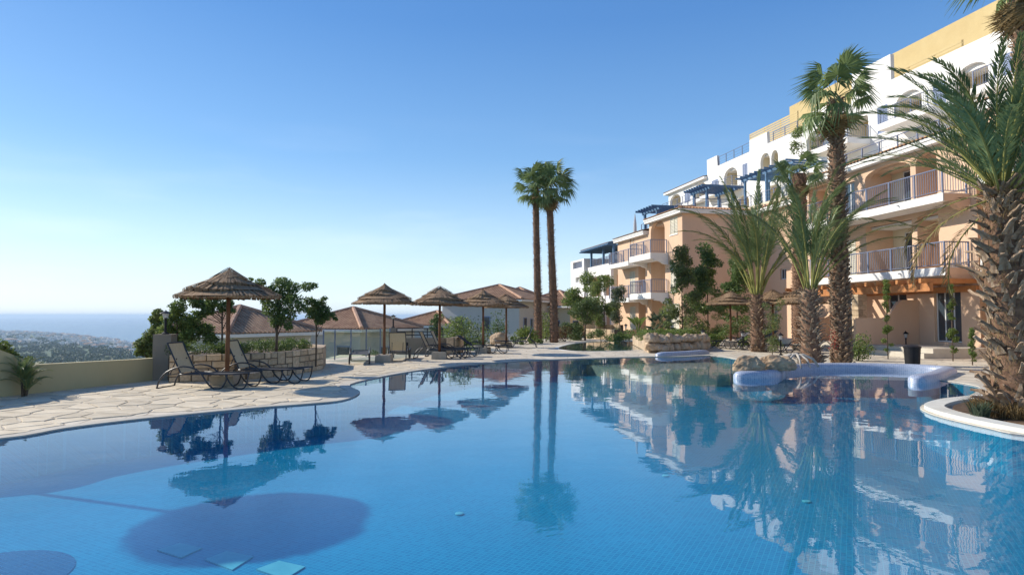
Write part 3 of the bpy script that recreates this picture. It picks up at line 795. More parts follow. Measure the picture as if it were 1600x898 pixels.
for z in (f2_, f3_):
    balcony(B1, B1.S(1045, 0)+0.0, B1.S(1045)+4.0, 1.45, z+0.03, 0.46, 'white')
    balcony(B1, B1.S(1045)+4.6, sE-1.0, 1.3, z-0.22, 0.36, 'white', corbel=False)
# roof terrace things on top of it
def pergola(B, s0, s1, o0, o1, z0, z1, m='bluewood', nb=9, posts=2, name='pergola'):
    b = MB(); b.box(s0-0.5, o1-0.07, z1+0.002, s1+0.5, o1+0.07, z1+0.2); r = b.build(name, M[m], B.root)
    b = MB(); b.box(s0-0.5, o0-0.07, z1+0.002, s1+0.5, o0+0.07, z1+0.2); b.build('beam', M[m], r)
    for i in range(posts):
        x = s0+(s1-s0)*i/max(1, posts-1)
        for o in (o0, o1):
            b = MB(); b.box(x-0.09, o-0.09, z0, x+0.09, o+0.09, z1); b.build('post', M[m], r)
    me = None
    for i in range(nb):
        x = s0-0.4+(s1-s0+0.8)*i/(nb-1)
        if me is None:
            q = MB(); q.box(-0.05, o0-0.7, 0, 0.05, o1+0.7, 0.16); o = q.build('rafter', M[m], r); me = o.data
        else: o = link('rafter', me, r)
        o.location = (x, 0, z1+0.203)
    return r
pergola(B1, sT+0.6, sT+3.0, -3.0, -1.0, zw, zw+1.75, nb=7)
railing(B1, [(sE-0.3, -2.2), (sT+0.5, -2.2)], zw+0.52, 0.9, bar=0, horiz=3)
railing(B1, [(sT-0.2, -2.2), (2.2, -2.2), (2.2, -6.6)], ze+0.52, 0.75, bar=0, horiz=2)
b = MB(); b.box(2.3, -8.2, 0, 8, -7.25, ze+0.5); b.box(-0.02, -7.9, 0, 2.2, -7.22, ze+0.75); b.build('stair_tower', M['pink'], B1.root)
pergola(B1, 2.5, 4.5, -5.6, -3.4, ze+0.52, ze+2.0, nb=8)
pp_ = B1.at(983, 352, -2)
um = MB(); um.lathe([(0.03, 0), (0.03, 0.5), (0.17, 0.55), (0.14, 1.4), (0.02, 2.3)], 10)
o = um.build('closed_parasol', M['canvas']); w_ = B1.A+B1.u*pp_[0]+B1.n*(-2.6); o.location = (w_.x, w_.y, zw+0.5)
tag(o, 'closed grey parasol standing on the roof terrace beside the blue pergola', 'parasol')

# ---------- white framed wing beyond it, with the navy pergola roof
B0 = Bld('apartment_block', 'farthest block, cream framed, with arches and a navy pergola roof over its top terrace', (9.75, 63.0), -0.22)
e0 = 0.0; m0 = B0.S(941.5); m1 = B0.S(921.5)
z1_, z2_, z3_ = 0.3, 3.1, 6.1
cg = B0.S(955)
holes = [arch(0.35, B0.S(943.5), 0.3, 2.85, 1.0), arch(B0.S(939), B0.S(922), 0.3, 2.85, 1.0), rect(0.35, B0.S(943.5), z2_+0.55, z3_-0.35), rect(B0.S(939), B0.S(922), z2_+0.55, z3_-0.35)]
facade(B0, rect(0, B0.S(919), -0.5, z3_+0.75), holes, 'white')
for (x0, x1) in ((0.35, B0.S(943.5)), (B0.S(939), B0.S(922))):
    for z in (0.35, 3.2): recess(B0, x0, x1, z, z+2.5, 2.2, 'pink')
b = MB(); b.wall(rect(-2.3, -0.301, -0.5, z3_+0.75), [], 0, 0.3)
# near end wall has openings: build in the (y, z) plane
def endwall(B, s, o0, o1, z0, z1, holes, m, th=0.3, name='end_wall'):
    loops = [[(o0, z0), (o1, z0), (o1, z1), (o0, z1)]]+holes
    b = MB(); flat = [p for l in loops for p in l]
    tris = tessellate_polygon([[Vector((p[0], p[1], 0)) for p in l] for l in loops])
    nb = len(flat); b.v = [(s, p[0], p[1]) for p in flat]+[(s+th, p[0], p[1]) for p in flat]
    for t in tris: b.f.append(tuple(t)); b.m.append(0); b.f.append(tuple(nb+i for i in t[::-1])); b.m.append(0)
    q = 0
    for l in loops:
        for i in range(len(l)): j = (i+1) % len(l); b.f.append((q+i, nb+q+i, nb+q+j, q+j)); b.m.append(0)
        q += len(l)
    return b.build(name, M[m], B.root)
endwall(B0, 0.0, -2.6, -0.302, -0.5, z3_+0.75, [rect(-2.2, -0.65, 0.3, 2.7), rect(-2.2, -0.65, z2_+0.4, z3_-0.4)], 'cream')
b = MB(); b.box(0.31, -2.6, z2_-0.15, B0.S(920), -0.31, z2_+0.15); b.box(0.31, -2.6, z3_-0.2, B0.S(920), -0.31, z3_+0.1); b.build('floor_slab', M['white'], B0.root)
b = MB(); b.box(0.0, -8.0, -0.5, B0.S(919), -2.61, z3_+2.9); b.build('inner_wall', M['pink'], B0.root)
window(B0, B0.S(951), B0.S(946), z3_+0.6, z3_+2.4, -2.55); window(B0, B0.S(934), B0.S(926), z3_+0.6, z3_+2.4, -2.55)
railing(B0, [(0.5, -0.15), (B0.S(921), -0.15)], z3_+0.76, 0.75, 1.0)
r = MB()
for px in (957.5, 941.5, 922.5): x = B0.S(px); r.box(x-0.1, -0.25, z3_+0.755, x+0.1, -0.05, z3_+2.6)
pr = r.build('pergola', M['bluewood'], B0.root)
b = MB(); x1 = B0.S(914); 
b.quad((-0.6, 0.5, z3_+2.55), (x1, 0.5, z3_+2.55), (x1, -3, z3_+3.35), (-0.6, -3, z3_+3.35)); b.quad((-0.6, 0.5, z3_+2.68), (x1, 0.5, z3_+2.68), (x1, -3, z3_+3.5), (-0.6, -3, z3_+3.5))
b.quad((-0.6, 0.5, z3_+2.55), (x1, 0.5, z3_+2.55), (x1, 0.5, z3_+2.68), (-0.6, 0.5, z3_+2.68)); b.quad((-0.6, 0.5, z3_+2.55), (-0.6, 0.5, z3_+2.68), (-0.6, -3, z3_+3.5), (-0.6, -3, z3_+3.35))
b.build('pergola_roof', M['bluewood'], pr)
b = MB(); roofplane(b, (-0.6, 0.5, z3_+2.70), (x1, 0.5, z3_+2.70), (-0.6, -3, z3_+3.52), (x1, -3, z3_+3.52)); b.build('pergola_tiles', [M['tile'], M['tilepan']], pr)
me = None
for i in range(14):
    x = -0.5+(x1+0.4)*i/13
    if me is None:
        q = MB(); q.box(-0.05, -2.5, 0, 0.05, 0.65, 0.12); o = q.build('rafter', M['bluewood'], pr); me = o.data
    else: o = link('rafter', me, pr)
    o.location = (x, 0, z3_+2.42)
# lower white tower with windows at its far end
t0, t1 = B0.S(917.5), B0.S(896.5)
zt_ = B0.Z(905, 407)
facade(B0, rect(t0, t1, -0.5, zt_), [rect(t0+0.6, t1-0.8, B0.Z(907, 419), B0.Z(907, 409)), rect(t0+0.6, t1-1.8, B0.Z(907, 441), B0.Z(907, 433))], 'white', 0.35, 0.05, 'tower_wall')
b = MB(); b.box(t0, -6, -0.5, t1, 0.04, zt_-1.2); b.box(t0+0.001, -6, zt_-1.2, t0+0.3, 0.04, zt_); b.box(t1-0.3, -6, zt_-1.2, t1-0.001, 0.04, zt_); b.build('tower', M['white'], B0.root)
railing(B0, [(t0+0.6, 0.1), (t1-0.8, 0.1)], B0.Z(907, 419), 0.75, 5, 0.2)

# ---------- middle pink block half hidden by the palms
B2 = Bld('apartment_block', 'narrow pink block standing back between the two larger ones, mostly hidden behind palm fronds', (20.2, 34.0), -0.15)
L2 = 13.2
holes = [rect(B2.S(1231), B2.S(1219), B2.Z(1225, 421), B2.Z(1225, 403)), rect(B2.S(1215), B2.S(1208), 1.2, 2.4), rect(B2.S(1222), B2.S(1209), 3.6, 5.8) if False else rect(2.0, 3.4, 3.6, 5.8), rect(2.0, 3.4, 6.6, 8.8)]
holes[0] = rect(B2.S(1230), B2.S(1220), 4.15, 4.9)
facade(B2, rect(0, L2, -0.5, 9.1), holes)
window(B2, B2.S(1230)+0.01, B2.S(1220)-0.01, 4.16, 4.89); window(B2, B2.S(1215)+0.01, B2.S(1208)-0.01, 1.21, 2.39)
window(B2, 2.01, 3.39, 3.61, 5.79); window(B2, 2.01, 3.39, 6.61, 8.79)
b = MB(); b.box(0, -9, -0.5, L2, -0.301, 9.1); b.build('block_mass', M['pink'], B2.root)
for z in (3.5, 6.5): balcony(B2, 1.0, 6.0, 1.1, z, 0.36)
side_roof(B2, 0, L2, -9, 0, 9.4, m='tile2', sides=('front',))

# ---------- right hand pink block with the long balconies
B3 = Bld('apartment_block', 'nearest full pink apartment block with two long white balconies and lavender railings', (18.75, 25.2), -0.15)
zg, zb1, zb2, ze3 = 0.5, 3.62, 6.62, 9.35
L3 = 11.6
P0 = lambda px: B3.S(px)
# three pairs of recesses along each upper floor
rec = [(B3.S(1475)+0.15, B3.S(1437)), (B3.S(1428.5), B3.S(1362)+0.25)]
win_l = (B3.S(1340), B3.S(1322))
holes = []
for z in (zb1, zb2):
    for (x0, x1) in rec:
        holes.append(arch(x0, x1, z+0.02, z+2.25, 0.42) if z == zb2 else rect(x0, x1, z+0.02, z+2.45))
    holes.append(rect(win_l[0], win_l[1], z+0.03, z+1.95))
    holes.append(rect(win_l[1]+1.3, win_l[1]+3.0, z+0.03, z+2.3))
gd0, gd1 = B3.S(1502), B3.S(1460)
gw0, gw1 = B3.S(1417), B3.S(1386)
gv0, gv1 = B3.S(1334), B3.S(1322)
holes += [rect(gd0, gd1, zg+0.02, zg+2.25), rect(gw0, gw1, zg+0.85, zg+2.2), rect(gv0, gv1, zg+0.3, zg+2.2)]
sN = gd0-0.9
facade(B3, rect(sN, L3, -0.3, ze3-0.31), holes)
for z in (zb1, zb2):
    for i_, (x0, x1) in enumerate(rec):
        recess(B3, x0, x1, z, z+2.3, 1.5, 'cream')
    recess(B3, win_l[1]+1.3, win_l[1]+3.0, z, z+2.3, 1.5, 'cream')
window(B3, win_l[0]+0.01, win_l[1]-0.01, zb2+0.05, zb2+1.93); shutters(B3, win_l[0]+0.01, win_l[1]-0.01, zb1+0.05, zb1+1.93, -0.04)
window(B3, gd0+0.01, gd1-0.01, zg+0.03, zg+2.24, mull=2); window(B3, gw0+0.01, gw1-0.01, zg+0.87, zg+2.18); window(B3, gv0+0.01, gv1-0.01, zg+0.32, zg+2.18)
b = MB(); b.box(sN, -10, -0.3, sN+0.3, -0.301, ze3-0.31); b.box(sN+0.301, -10, -0.3, L3, -9.7, ze3-0.31); b.box(L3-0.3, -9.69, -0.3, L3, -0.301, ze3-0.31); b.box(sN+0.301, -9.69, ze3-0.6, L3-0.301, -0.301, ze3-0.31); b.build('end_wall', M['pink'], B3.root)
side_roof(B3, sN, L3, -10, 0, ze3, m='tile2', sides=('front',), run=1.5, rise=0.45)
railing(B3, [(0, -1.6), (L3, -1.6)], ze3+0.5, 0.85, bar=0, horiz=1)
bs0, bs1 = B3.S(1482, 1.15), L3-0.5
for z in (zb1, zb2):
    b = MB(); b.box(bs0, 0.004, z-0.34, bs1, 1.25, z); o = b.build('balcony', M['white'], B3.root)
    b = MB(); k = [(0.004, z-0.342), (1.0, z-0.342), (0.95, z-0.44), (0.7, z-0.47), (0.5, z-0.62), (0.004, z-0.66)]
    n = len(b.v); b.v += [(bs0-0.02, y, zz) for y, zz in k]+[(bs0+0.28, y, zz) for y, zz in k]; kk = len(k)
    b.f.append(tuple(range(kk))); b.m.append(0); b.f.append(tuple(range(2*kk-1, kk-1, -1))); b.m.append(0)
    for i in range(kk): j = (i+1) % kk; b.f.append((i, kk+i, kk+j, j)); b.m.append(0)
    b.box(bs0-0.02, 0.004, z-0.338, bs0-0.001, 1.2, z-0.03)
    b.build('balcony_corbel', M['pink'], o)
    railing(B3, [(bs0+0.06, 0.1), (bs0+0.06, 1.19), (bs1-0.06, 1.19)], z, 1.02, 1.4, 0.12, subparts=True)
    # outlet spouts under the slab edge
    b = MB()
    for x in (bs0+2.4, bs0+5.6): b.tube([(x, 1.2, z-0.12), (x, 1.36, z-0.14)], 0.03, 8)
    b.build('drain_spout', M['frame'], o)
# timber pergola over the ground floor terrace
pgz = 2.62; po = 2.15
b = MB(); b.box(bs0-0.3, po-0.08, pgz, L3-1, po+0.08, pgz+0.32); b.box(bs0-0.3, 0.004, pgz, L3-2, 0.14, pgz+0.24)
pg = b.build('timber_pergola', M['timber'], B3.root); me = None
k_ = int((L3-1-bs0)/0.62)
for i in range(k_+1):
    if me is None:
        q = MB(); q.box(-0.06, 0.01, 0, 0.06, po+0.42, 0.18); o = q.build('rafter', M['timber'], pg); me = o.data
    else: o = link('rafter', me, pg)
    o.location = (bs0-0.2+i*0.62, 0, pgz+0.322)
# stone pillars of the pergola : stone blocks as pieces
def stone_pillar(B, s, o, z0, z1, w=0.42):
    b = MB(); b.box(s-w/2+0.02, o-w/2+0.02, z0, s+w/2-0.02, o+w/2-0.02, z1); p = b.build('stone_pillar', M['mortar'], B.root)
    z = z0; me = None; i = 0
    while z < z1-0.05:
        h = min(random.uniform(0.17, 0.26), z1-z); k = random.uniform(-0.08, 0.08)
        parts = ((s-w/2, s+k-0.006, o-w/2, o+w/2), (s+k+0.006, s+w/2, o-w/2, o+w/2)) if i % 2 else ((s-w/2, s+w/2, o-w/2, o+k-0.006), (s-w/2, s+w/2, o+k+0.006, o+w/2))
        for (x0, x1, y0, y1) in parts:
            e = random.uniform(0, 0.012); t = MB(); t.box(x0-e, y0-e, z+0.006, x1+e, y1+e, z+h-0.006); t.build('stone', M['stone'], p)
        z += h; i += 1
stone_pillar(B3, B3.S(1343, po), po, 0.0, pgz)
stone_pillar(B3, L3-2.2, po, 0.0, pgz)
# curved low partitions on the terrace
def partition(B, s, o0, o1, z0, zl, zh, w=0.18):
    pts = [(o0, z0), (o1, z0), (o1, zl)]+[(o1-(o1-o0)*(0.45+0.3*t), zl+(zh-zl)*(t*t*(3-2*t))) for t in (0, .2, .4, .6, .8, 1)]+[(o0, zh)]
    b = MB(); n = len(pts); b.v = [(s, y, z) for y, z in pts]+[(s+w, y, z) for y, z in pts]
    b.f = [tuple(range(n)), tuple(range(2*n-1, n-1, -1))]+[(i, n+i, n+(i+1) % n, (i+1) % n) for i in range(n)]; b.m = [0]*len(b.f)
    b.build('terrace_partition', M['pink'], B.root)
partition(B3, B3.S(1436, 0.0), 0.004, 3.1, 0.0, 1.55, 2.35)
partition(B3, B3.S(1330, 0.0), 0.004, 2.6, 0.0, 1.55, 2.35)
# raised terrace slab in front of the ground floor
b = MB(); b.box(sN-0.5, 0.006, -0.3, L3, 2.6, zg-0.12); b.build('terrace_slab', M['coping'], B3.root)
b = MB(); b.box(sN-0.5, 2.602, -0.1, 3.2, 3.0, 0.2); b.build('terrace_step', M['coping'], B3.root)

# ---------- nearest block at the right, behind the big palm
B4 = Bld('apartment_block', 'pink block edge with small curved white balconies seen behind the big date palm trunk', (19.45, 17.0), -0.12)
L4 = 8.0
holes = [rect(B4.S(1513), B4.S(1500), zb2-0.05, zb2+2.1), rect(B4.S(1519), B4.S(1500), zb1-0.1, zb1+2.0), rect(2.5, 4.6, zg, zg+2.2), rect(2.5, 4.6, zb1, zb1+2.2), rect(2.5, 4.6, zb2, zb2+2.2)]
B4s = B4.S(1500)
holes = [rect(4.9, 6.3, z, z+2.1) for z in (zb1, zb2)]+holes[2:]
facade(B4, rect(0, L4, -0.3, 9.6), holes)
for z in (zb1, zb2): window(B4, 4.91, 6.29, z+0.01, z+2.09, -0.1, bars=6)
for z in (zg, zb1, zb2): window(B4, 2.51, 4.59, z+0.01, z+2.19, -0.1)
b = MB(); b.box(0, -8, -0.3, L4, -0.301, 9.6); b.build('block_mass', M['pink'], B4.root)
for z in (zb1+0.05, zb2+0.15):
    b = MB(); pl = [(4.3, 0.004)]+[(5.6-1.3*math.cos(a), 0.65+1.35*math.sin(a)) for a in [PI*i/12 for i in range(13)]]+[(6.9, 0.004)]
    b.prism(pl, z-0.42, z+0.02); b.prism([(p[0]*0.7+5.6*0.3, p[1]*0.7) for p in pl], z-0.62, z-0.421)
    b.build('balcony', M['white'], B4.root)
    railing(B4, [(p[0]*0.96+5.6*0.04, p[1]*0.94+0.02) for p in pl], z+0.02, 1.0, 1.6, 0.13)
side_roof(B4, 0, L4, -8, 0, 9.9, m='tile2', sides=('front',))

# ---------- long white terraces stepping up behind
B5 = Bld('terraced_apartment_block', 'long white apartment block with arched loggias and stepped parapets rising behind the pink blocks', (31.2, 26.0), -0.2)
def S5(px, py=250): return B5.at(px, py)[0]
L5 = S5(1044.5, 300)
par = [(0, -0.5), (L5, -0.5), (L5, 17.35), (S5(1105, 262), 17.35), (S5(1104.5, 250), 19.2), (S5(1120, 244), 19.2), (S5(1121, 257), 18.0), (S5(1171, 236), 18.0), (S5(1171, 219), 19.15), (S5(1198, 206), 19.15), (S5(1199, 221), 18.0),
       (S5(1264, 190), 18.0), (S5(1265, 175), 19.0), (S5(1297, 160), 19.0), (S5(1298, 170), 18.2), (S5(1330, 150), 18.2), (S5(1331, 112), 20.5), (S5(1391, 85), 20.5), (S5(1392, 120), 18.6), (0, 18.6)]
holes = []; recs = []
def ar(p0, p1, zf, zc, rise=0.7, yy=260):
    s0, s1 = S5(p1, yy), S5(p0, yy); holes.append(arch(s0, s1, zf, zc, rise)); recs.append((s0, s1, zf, zc))
ar(1046.5, 1063.5, 14.95, 16.85, 0.9, 300); ar(1085, 1103.5, 14.95, 17.0, 0.9, 290)
wins = []
def wn5(p0, p1, z0, z1, yy=290, st='blue'):
    s0, s1 = S5(p1, yy), S5(p0, yy); holes.append(rect(s0, s1, z0, z1)); wins.append((s0, s1, z0, z1, st))
wn5(1069.5, 1078.5, 15.0, 16.6); wn5(1112, 1122, 14.9, 16.6, 285)
ar(1131, 1152, 14.95, 17.2, 0.9, 270); ar(1188, 1203, 14.95, 17.2, 0.8, 250); ar(1205, 1216, 14.95, 17.1, 0.7, 250)
wn5(1160, 1168, 15.0, 17.0, 260)
q_ = S5(1260, 220)
while q_ > 3.5:
    s1 = q_; s0 = q_-2.3
    holes.append(arch(s0, s1, 14.95, 17.3, 0.8)); recs.append((s0, s1, 14.95, 17.3))
    q_ -= 4.9
    if q_ > 3.5: holes.append(rect(q_+0.7, q_+1.7, 15.0, 17.0)); wins.append((q_+0.7, q_+1.7, 15.0, 17.0, 'blue'))
q_ = S5(1150, 310)
while q_ > 3.5:
    s1 = q_; s0 = q_-2.4
    holes.append(arch(s0, s1, 11.5, 13.9, 0.8)); recs.append((s0, s1, 11.5, 13.9))
    holes.append(rect(q_+0.6, q_+1.6, 11.6, 13.5)); wins.append((q_+0.6, q_+1.6, 11.6, 13.5, 'white'))
    q_ -= 5.2
facade(B5, par, holes, 'white')
for (s0, s1, z0, z1) in recs: recess(B5, s0, s1, z0, z1+0.05, 1.6, 'yellow', side='cream')
for (s0, s1, z0, z1, st) in wins:
    if st == 'blue': shutters(B5, s0+0.01, s1-0.01, z0+0.01, z1-0.01, -0.05, 'blueshut')
    else: window(B5, s0+0.01, s1-0.01, z0+0.01, z1-0.01)
b = MB(); b.box(0.0, -9, -0.5, L5, -1.76, 16.9); b.box(0, -1.76, 16.95, L5, -0.301, 17.4); b.box(L5-0.3, -1.75, -0.5, L5, -0.301, 16.94); b.build('block_mass', M['white'], B5.root)
# cantilevered terraces on this block
for (pa, pb, z, out) in ((1108, 1134, 14.9, 1.2), (1044, 1104, 14.9, 0.9), (1138, 1160, 14.9, 1.2)):
    s0, s1 = S5(pb, 290), S5(pa, 290); b = MB(); b.box(s0, 0.004, z-0.35, s1, out, z); b.build('balcony', M['white'], B5.root)
    railing(B5, [(s0, 0.1), (s0, out-0.05), (s1, out-0.05)], z, 0.95, 1.5, 0, horiz=3)
q_ = S5(1300, 220)
while q_ > 6:
    b = MB(); b.box(q_-4.2, 0.004, 14.5, q_, 2.0, 14.95); b.build('balcony', M['white'], B5.root)
    railing(B5, [(q_-4.1, 0.1), (q_-4.1, 1.9), (q_-0.1, 1.9)], 14.95, 1.0, 1.4, 0.16)
    q_ -= 7.2
b = MB(); s_ = S5(1105, 262); roofplane(b, (s_, 0.45, 17.38), (L5+0.6, 0.45, 17.38), (s_, -3, 18.0), (L5+0.6, -3, 18.0)); b.build('roof', [M['tile'], M['tilepan']], B5.root)
b = MB(); b.box(s_, 0.003, 17.12, L5+0.6, 0.42, 17.36); b.box(L5+0.002, -3, 17.12, L5+0.6, 0.002, 17.36); b.build('eave_fascia', M['white'], B5.root)
railing(B5, [(S5(1171, 236), -0.15), (S5(1121, 257), -0.15)], 18.0, 1.0, 1.6, 0, horiz=2)
railing(B5, [(S5(1264, 190), -0.15), (S5(1206, 218), -0.15)], 18.0, 0.9, 1.6, 0, horiz=3)
# middle terrace between this block and the pink ones (roof deck carrying the blue pergolas)
b = MB(); sa, sb = S5(1330, 300), S5(1150, 320)
b.box(sa, 0.006, -0.5, sb, 4.6, 11.1); b.build('lower_terrace', M['cream'], B5.root)
railing(B5, [(sa, 4.5), (sb, 4.5)], 11.1, 0.95, 1.6, 0, horiz=2)
pergola(B5, S5(1290, 260)-0.2, S5(1200, 270)-1.6, 1.0, 3.4, 11.1, 13.9, nb=11, posts=3)
b = MB(); b.box(0, 0.007, -0.5, sa-0.01, 3.0, 11.0); b.build('lower_terrace', M['white'], B5.root)
railing(B5, [(0, 2.9), (sa-0.1, 2.9)], 11.0, 0.95, 1.5, 0.15)

# ---------- ochre top storeys
B6 = Bld('terraced_apartment_block', 'ochre yellow top block with slatted fence rising above the long white block', (36.4, 27.0), -0.2)
S6 = lambda px, py: B6.at(px, py)[0]
fz = B6.Z(1211, 203)
sF0, sF1 = S6(1234, 190), S6(1211, 203); sY1 = S6(1233.5, 168)
ztop = B6.Z(1234, 167)
holes = [arch(S6(1264, 190), S6(1240, 195), ztop-4.4, ztop-2.55, 0.75)]
q_ = S6(1340, 180)
hh = []
while q_ > 4: hh.append((q_-3.0, q_)); q_ -= 5.5
for s0, s1 in hh: holes.append(arch(s0, s1, ztop-4.4, ztop-2.4, 0.8))
facade(B6, rect(-14, sY1, -0.5, ztop), holes, 'yellow')
for h in holes: recess(B6, h[0][0], h[1][0], h[0][1], max(p[1] for p in h)+0.05, 1.4, 'yellow', side='yellow', door=False)
b = MB(); b.box(-14, -8, -0.5, sY1, -1.6, ztop-0.3); b.box(-14, -1.59, ztop-0.6, sY1, -0.301, ztop-0.3); b.box(sY1-0.3, -1.59, -0.5, sY1, -0.301, ztop-0.61); b.build('block_mass', M['yellow'], B6.root)
b = MB(); b.box(-14, 0.003, -0.5, sF1, 3.2, ztop-4.45); b.build('terrace_mass', M['yellow'], B6.root)
# slatted ochre fence, slat by slat
def slat_fence(B, s0, s1, o, z0, n, h=0.16, gap=0.07):
    b = MB()
    k = max(2, int((s1-s0)/2.2))
    for i in range(k+1): x = s0+(s1-s0)*i/k; b.box(x-0.05, o-0.06, z0, x+0.05, o-0.01, z0+n*(h+gap))
    r = b.build('fence', M['yellow'], B.root); me = None
    for i in range(n):
        if me is None:
            q = MB(); q.box(s0, o, 0, s1, o+0.03, h); e = q.build('slat', M['yellow'], r); me = e.data
        else: e = link('slat', me, r)
        e.location = (0, 0, z0+0.05+i*(h+gap))
slat_fence(B6, S6(1290, 170), sF1, 3.0, ztop-4.4, 9)
slat_fence(B6, S6(1560, 40), S6(1400, 130), 3.0, ztop-4.4, 6)

# ================================================================== VILLAGE HOUSES BELOW THE TERRACE
def house(label, apx, apy, D, n1, n2, z_e, base, npy=None, wins=(), wm='pale_wall', name='tiled_house'):
    """square hipped house: near corner at (n1,-n2) from the apex, in world metres"""
    ap = V(apx, apy, D); cx, cy = ap.x, ap.y
    yaw = math.atan2(-n2, n1)-R(-45)      # local near corner lies at (+h,-h)
    hd = math.hypot(n1, n2); h = hd/math.sqrt(2)
    root = empty(name, label, 'house', (cx, cy, base), yaw, 'tiled houses below the pool terrace')
    H = ap.z-base; E = z_e-base; w = h-0.45
    b = MB()
    for (x0, y0, x1, y1) in ((-w, -w, w, -w+0.25), (w-0.25, -w+0.251, w, w), (-w, -w+0.251, -w+0.25, w), (-w+0.251, w-0.25, w-0.251, w)):
        b.box(x0, y0, 0, x1, y1, E)
    b.build('wall', M[wm], root)
    b = MB(); cs = [(-h, -h), (h, -h), (h, h), (-h, h)]
    for i in range(4):
        a = cs[i]; c = cs[(i+1) % 4]; roofplane(b, (*a, E), (*c, E), (0, 0, H), (0, 0, H), 0.26, 0.09)
    rf = b.build('roof', [M['tile'], M['tilepan']], root)
    b = MB()
    for c in cs:
        b.tube([(c[0], c[1], E+0.07), (0, 0, H+0.07)], 0.13, 6)
    b.build('ridge_tiles', M['ridge'], rf)
    b = MB(); b.box(-h-0.02, -h-0.02, E-0.2, h+0.02, -h+0.1, E-0.03); b.box(h-0.1, -h+0.101, E-0.2, h+0.02, h+0.02, E-0.03); b.box(-h-0.02, -h+0.101, E-0.2, -h+0.1, h+0.02, E-0.03)
    b.box(-h+0.11, -h+0.11, E-0.08, h-0.11, h-0.11, E-0.031); b.build('eave_board', M['white'], root)
    for (face, x0, x1, z0, z1) in wins:
        b = MB(); q = MB()
        if face == 'l': b.box(x0, -w-0.05, z0, x1, -w-0.003, z1); q.box(x0+0.07, -w-0.06, z0+0.07, x1-0.07, -w-0.052, z1-0.07)
        else: b.box(w+0.003, x0, z0, w+0.05, x1, z1); q.box(w+0.052, x0+0.07, z0+0.07, w+0.06, x1-0.07, z1-0.07)
        f = b.build('window', M['blueshut'], root); q.build('pane', M['glass'], f)
    return root
house('low tiled hip roof directly behind the nearest thatched umbrella and stone planter', 375, 480, 36, 1.2, 4.3, 0.75, -5, wins=(('r', -2, -1, 2.5, 4),))
house('tiled hip roof house behind the glass balustrade, left of the second thatched umbrella', 552, 482, 45, 1.7, 4.7, 0.8, -5, wins=(('l', 1.2, 2.4, 3.3, 4.7), ('r', -1, 0.2, 3, 4.6)))
house('smallest visible tiled hip roof, behind the third thatched umbrella', 683, 487, 62, 1.75, 4.6, 0.75, -6, wins=(('r', -1, 0.2, 3, 4.6),))
house('tallest tiled house, its pale wall and shuttered windows rising behind the two far umbrellas', 780, 446, 62, 2.1, 5.9, 3.1, -5, wins=(('l', 0.3, 1.1, 5.2, 6.6), ('l', -2.6, -1.6, 5.2, 6.6), ('r', -3.1, -2.4, 4.8, 6.5), ('r', -1.6, -1.1, 4.9, 6.4)))
house('tiled house whose roof peaks just left of the twin fan palms', 812, 450, 72, 2.0, 4.6, 3.1, -5, wins=(('r', -2.6, -1.9, 5, 6.4),))
house('tiled house half hidden behind the twin fan palm trunks', 874, 455, 66, 0.8, 5.0, 2.6, -5, wins=(('r', -2.6, -1.6, 4.6, 6.2), ('l', 1.0, 2.0, 4.8, 6.2)), wm='cream')
house('low red tiled roof seen between the planter trees', 440, 502, 58, 1.6, 5.5, -0.4, -7)
# cream porch lower down, in front of the second house
b = MB(); p = V(590, 520, 38)
b.box(-2.6, -2.0, 0, 2.6, 2.0, 3.6); b.box(-2.8, -2.2, 3.601, 2.8, 2.2, 3.8)
o = b.build('garden_store', M['cream']); o.location = (p.x, p.y, -4.6); tag(o, 'low cream outbuilding showing through the glass balustrade', 'outbuilding')

# ================================================================== WALLS, BALUSTRADE, PLANTERS
def wall_run(b, path, z0, z1, th):
    """thick wall along a plan path; z1 may be a list"""
    k = len(path); L = []; Rr = []
    for i in range(k):
        a = Vector(path[max(0, i-1)]); c = Vector(path[min(k-1, i+1)]); t = (c-a).normalized(); n = Vector((-t.y, t.x))*th/2; p = Vector(path[i])
        L.append(p+n); Rr.append(p-n)
    zz = z1 if hasattr(z1, '__len__') else [z1]*k
    T = lambda p, z: (p.x, p.y, z)
    for i in range(k-1):
        j = i+1
        b.quad(T(L[i], zz[i]), T(L[j], zz[j]), T(Rr[j], zz[j]), T(Rr[i], zz[i]))
        b.quad(T(L[i], z0), T(L[j], z0), T(L[j], zz[j]), T(L[i], zz[i])); b.quad(T(Rr[i], z0), T(Rr[j], z0), T(Rr[j], zz[j]), T(Rr[i], zz[i]))
    b.quad(T(L[0], z0), T(L[0], zz[0]), T(Rr[0], zz[0]), T(Rr[0], z0)); b.quad(T(L[-1], z0), T(L[-1], zz[-1]), T(Rr[-1], zz[-1]), T(Rr[-1], z0))
g0 = G(0, 620); g1p = G(238, 594)
d_ = Vector((g1p.x-g0.x, g1p.y-g0.y)).normalized()
w_start = Vector((g0.x, g0.y))-d_*1.6
b = MB(); path = [w_start-d_*7, w_start, Vector((g0.x, g0.y))-d_*0.35, Vector((g0.x, g0.y))+d_*0.10, Vector((g0.x, g0.y))+d_*0.62, Vector((g0.x, g0.y))+d_*3, Vector((g1p.x, g1p.y))]
ztp = V(240, 557, 16.9).z; 
b.m = []; wall_run(b, [tuple(p) for p in path], -0.2, [ztp+0.62, ztp+0.58, ztp+0.5, ztp+0.30, ztp+0.04, ztp-0.0, ztp], 0.22)
tag(b.build('boundary_wall', M['olive_wall']), 'smooth olive beige boundary wall, top dipping in a curve at the left edge, overlooking the sea', 'wall')
p = G(252, 594); b = MB(); hp = V(252, 524, p.y).z
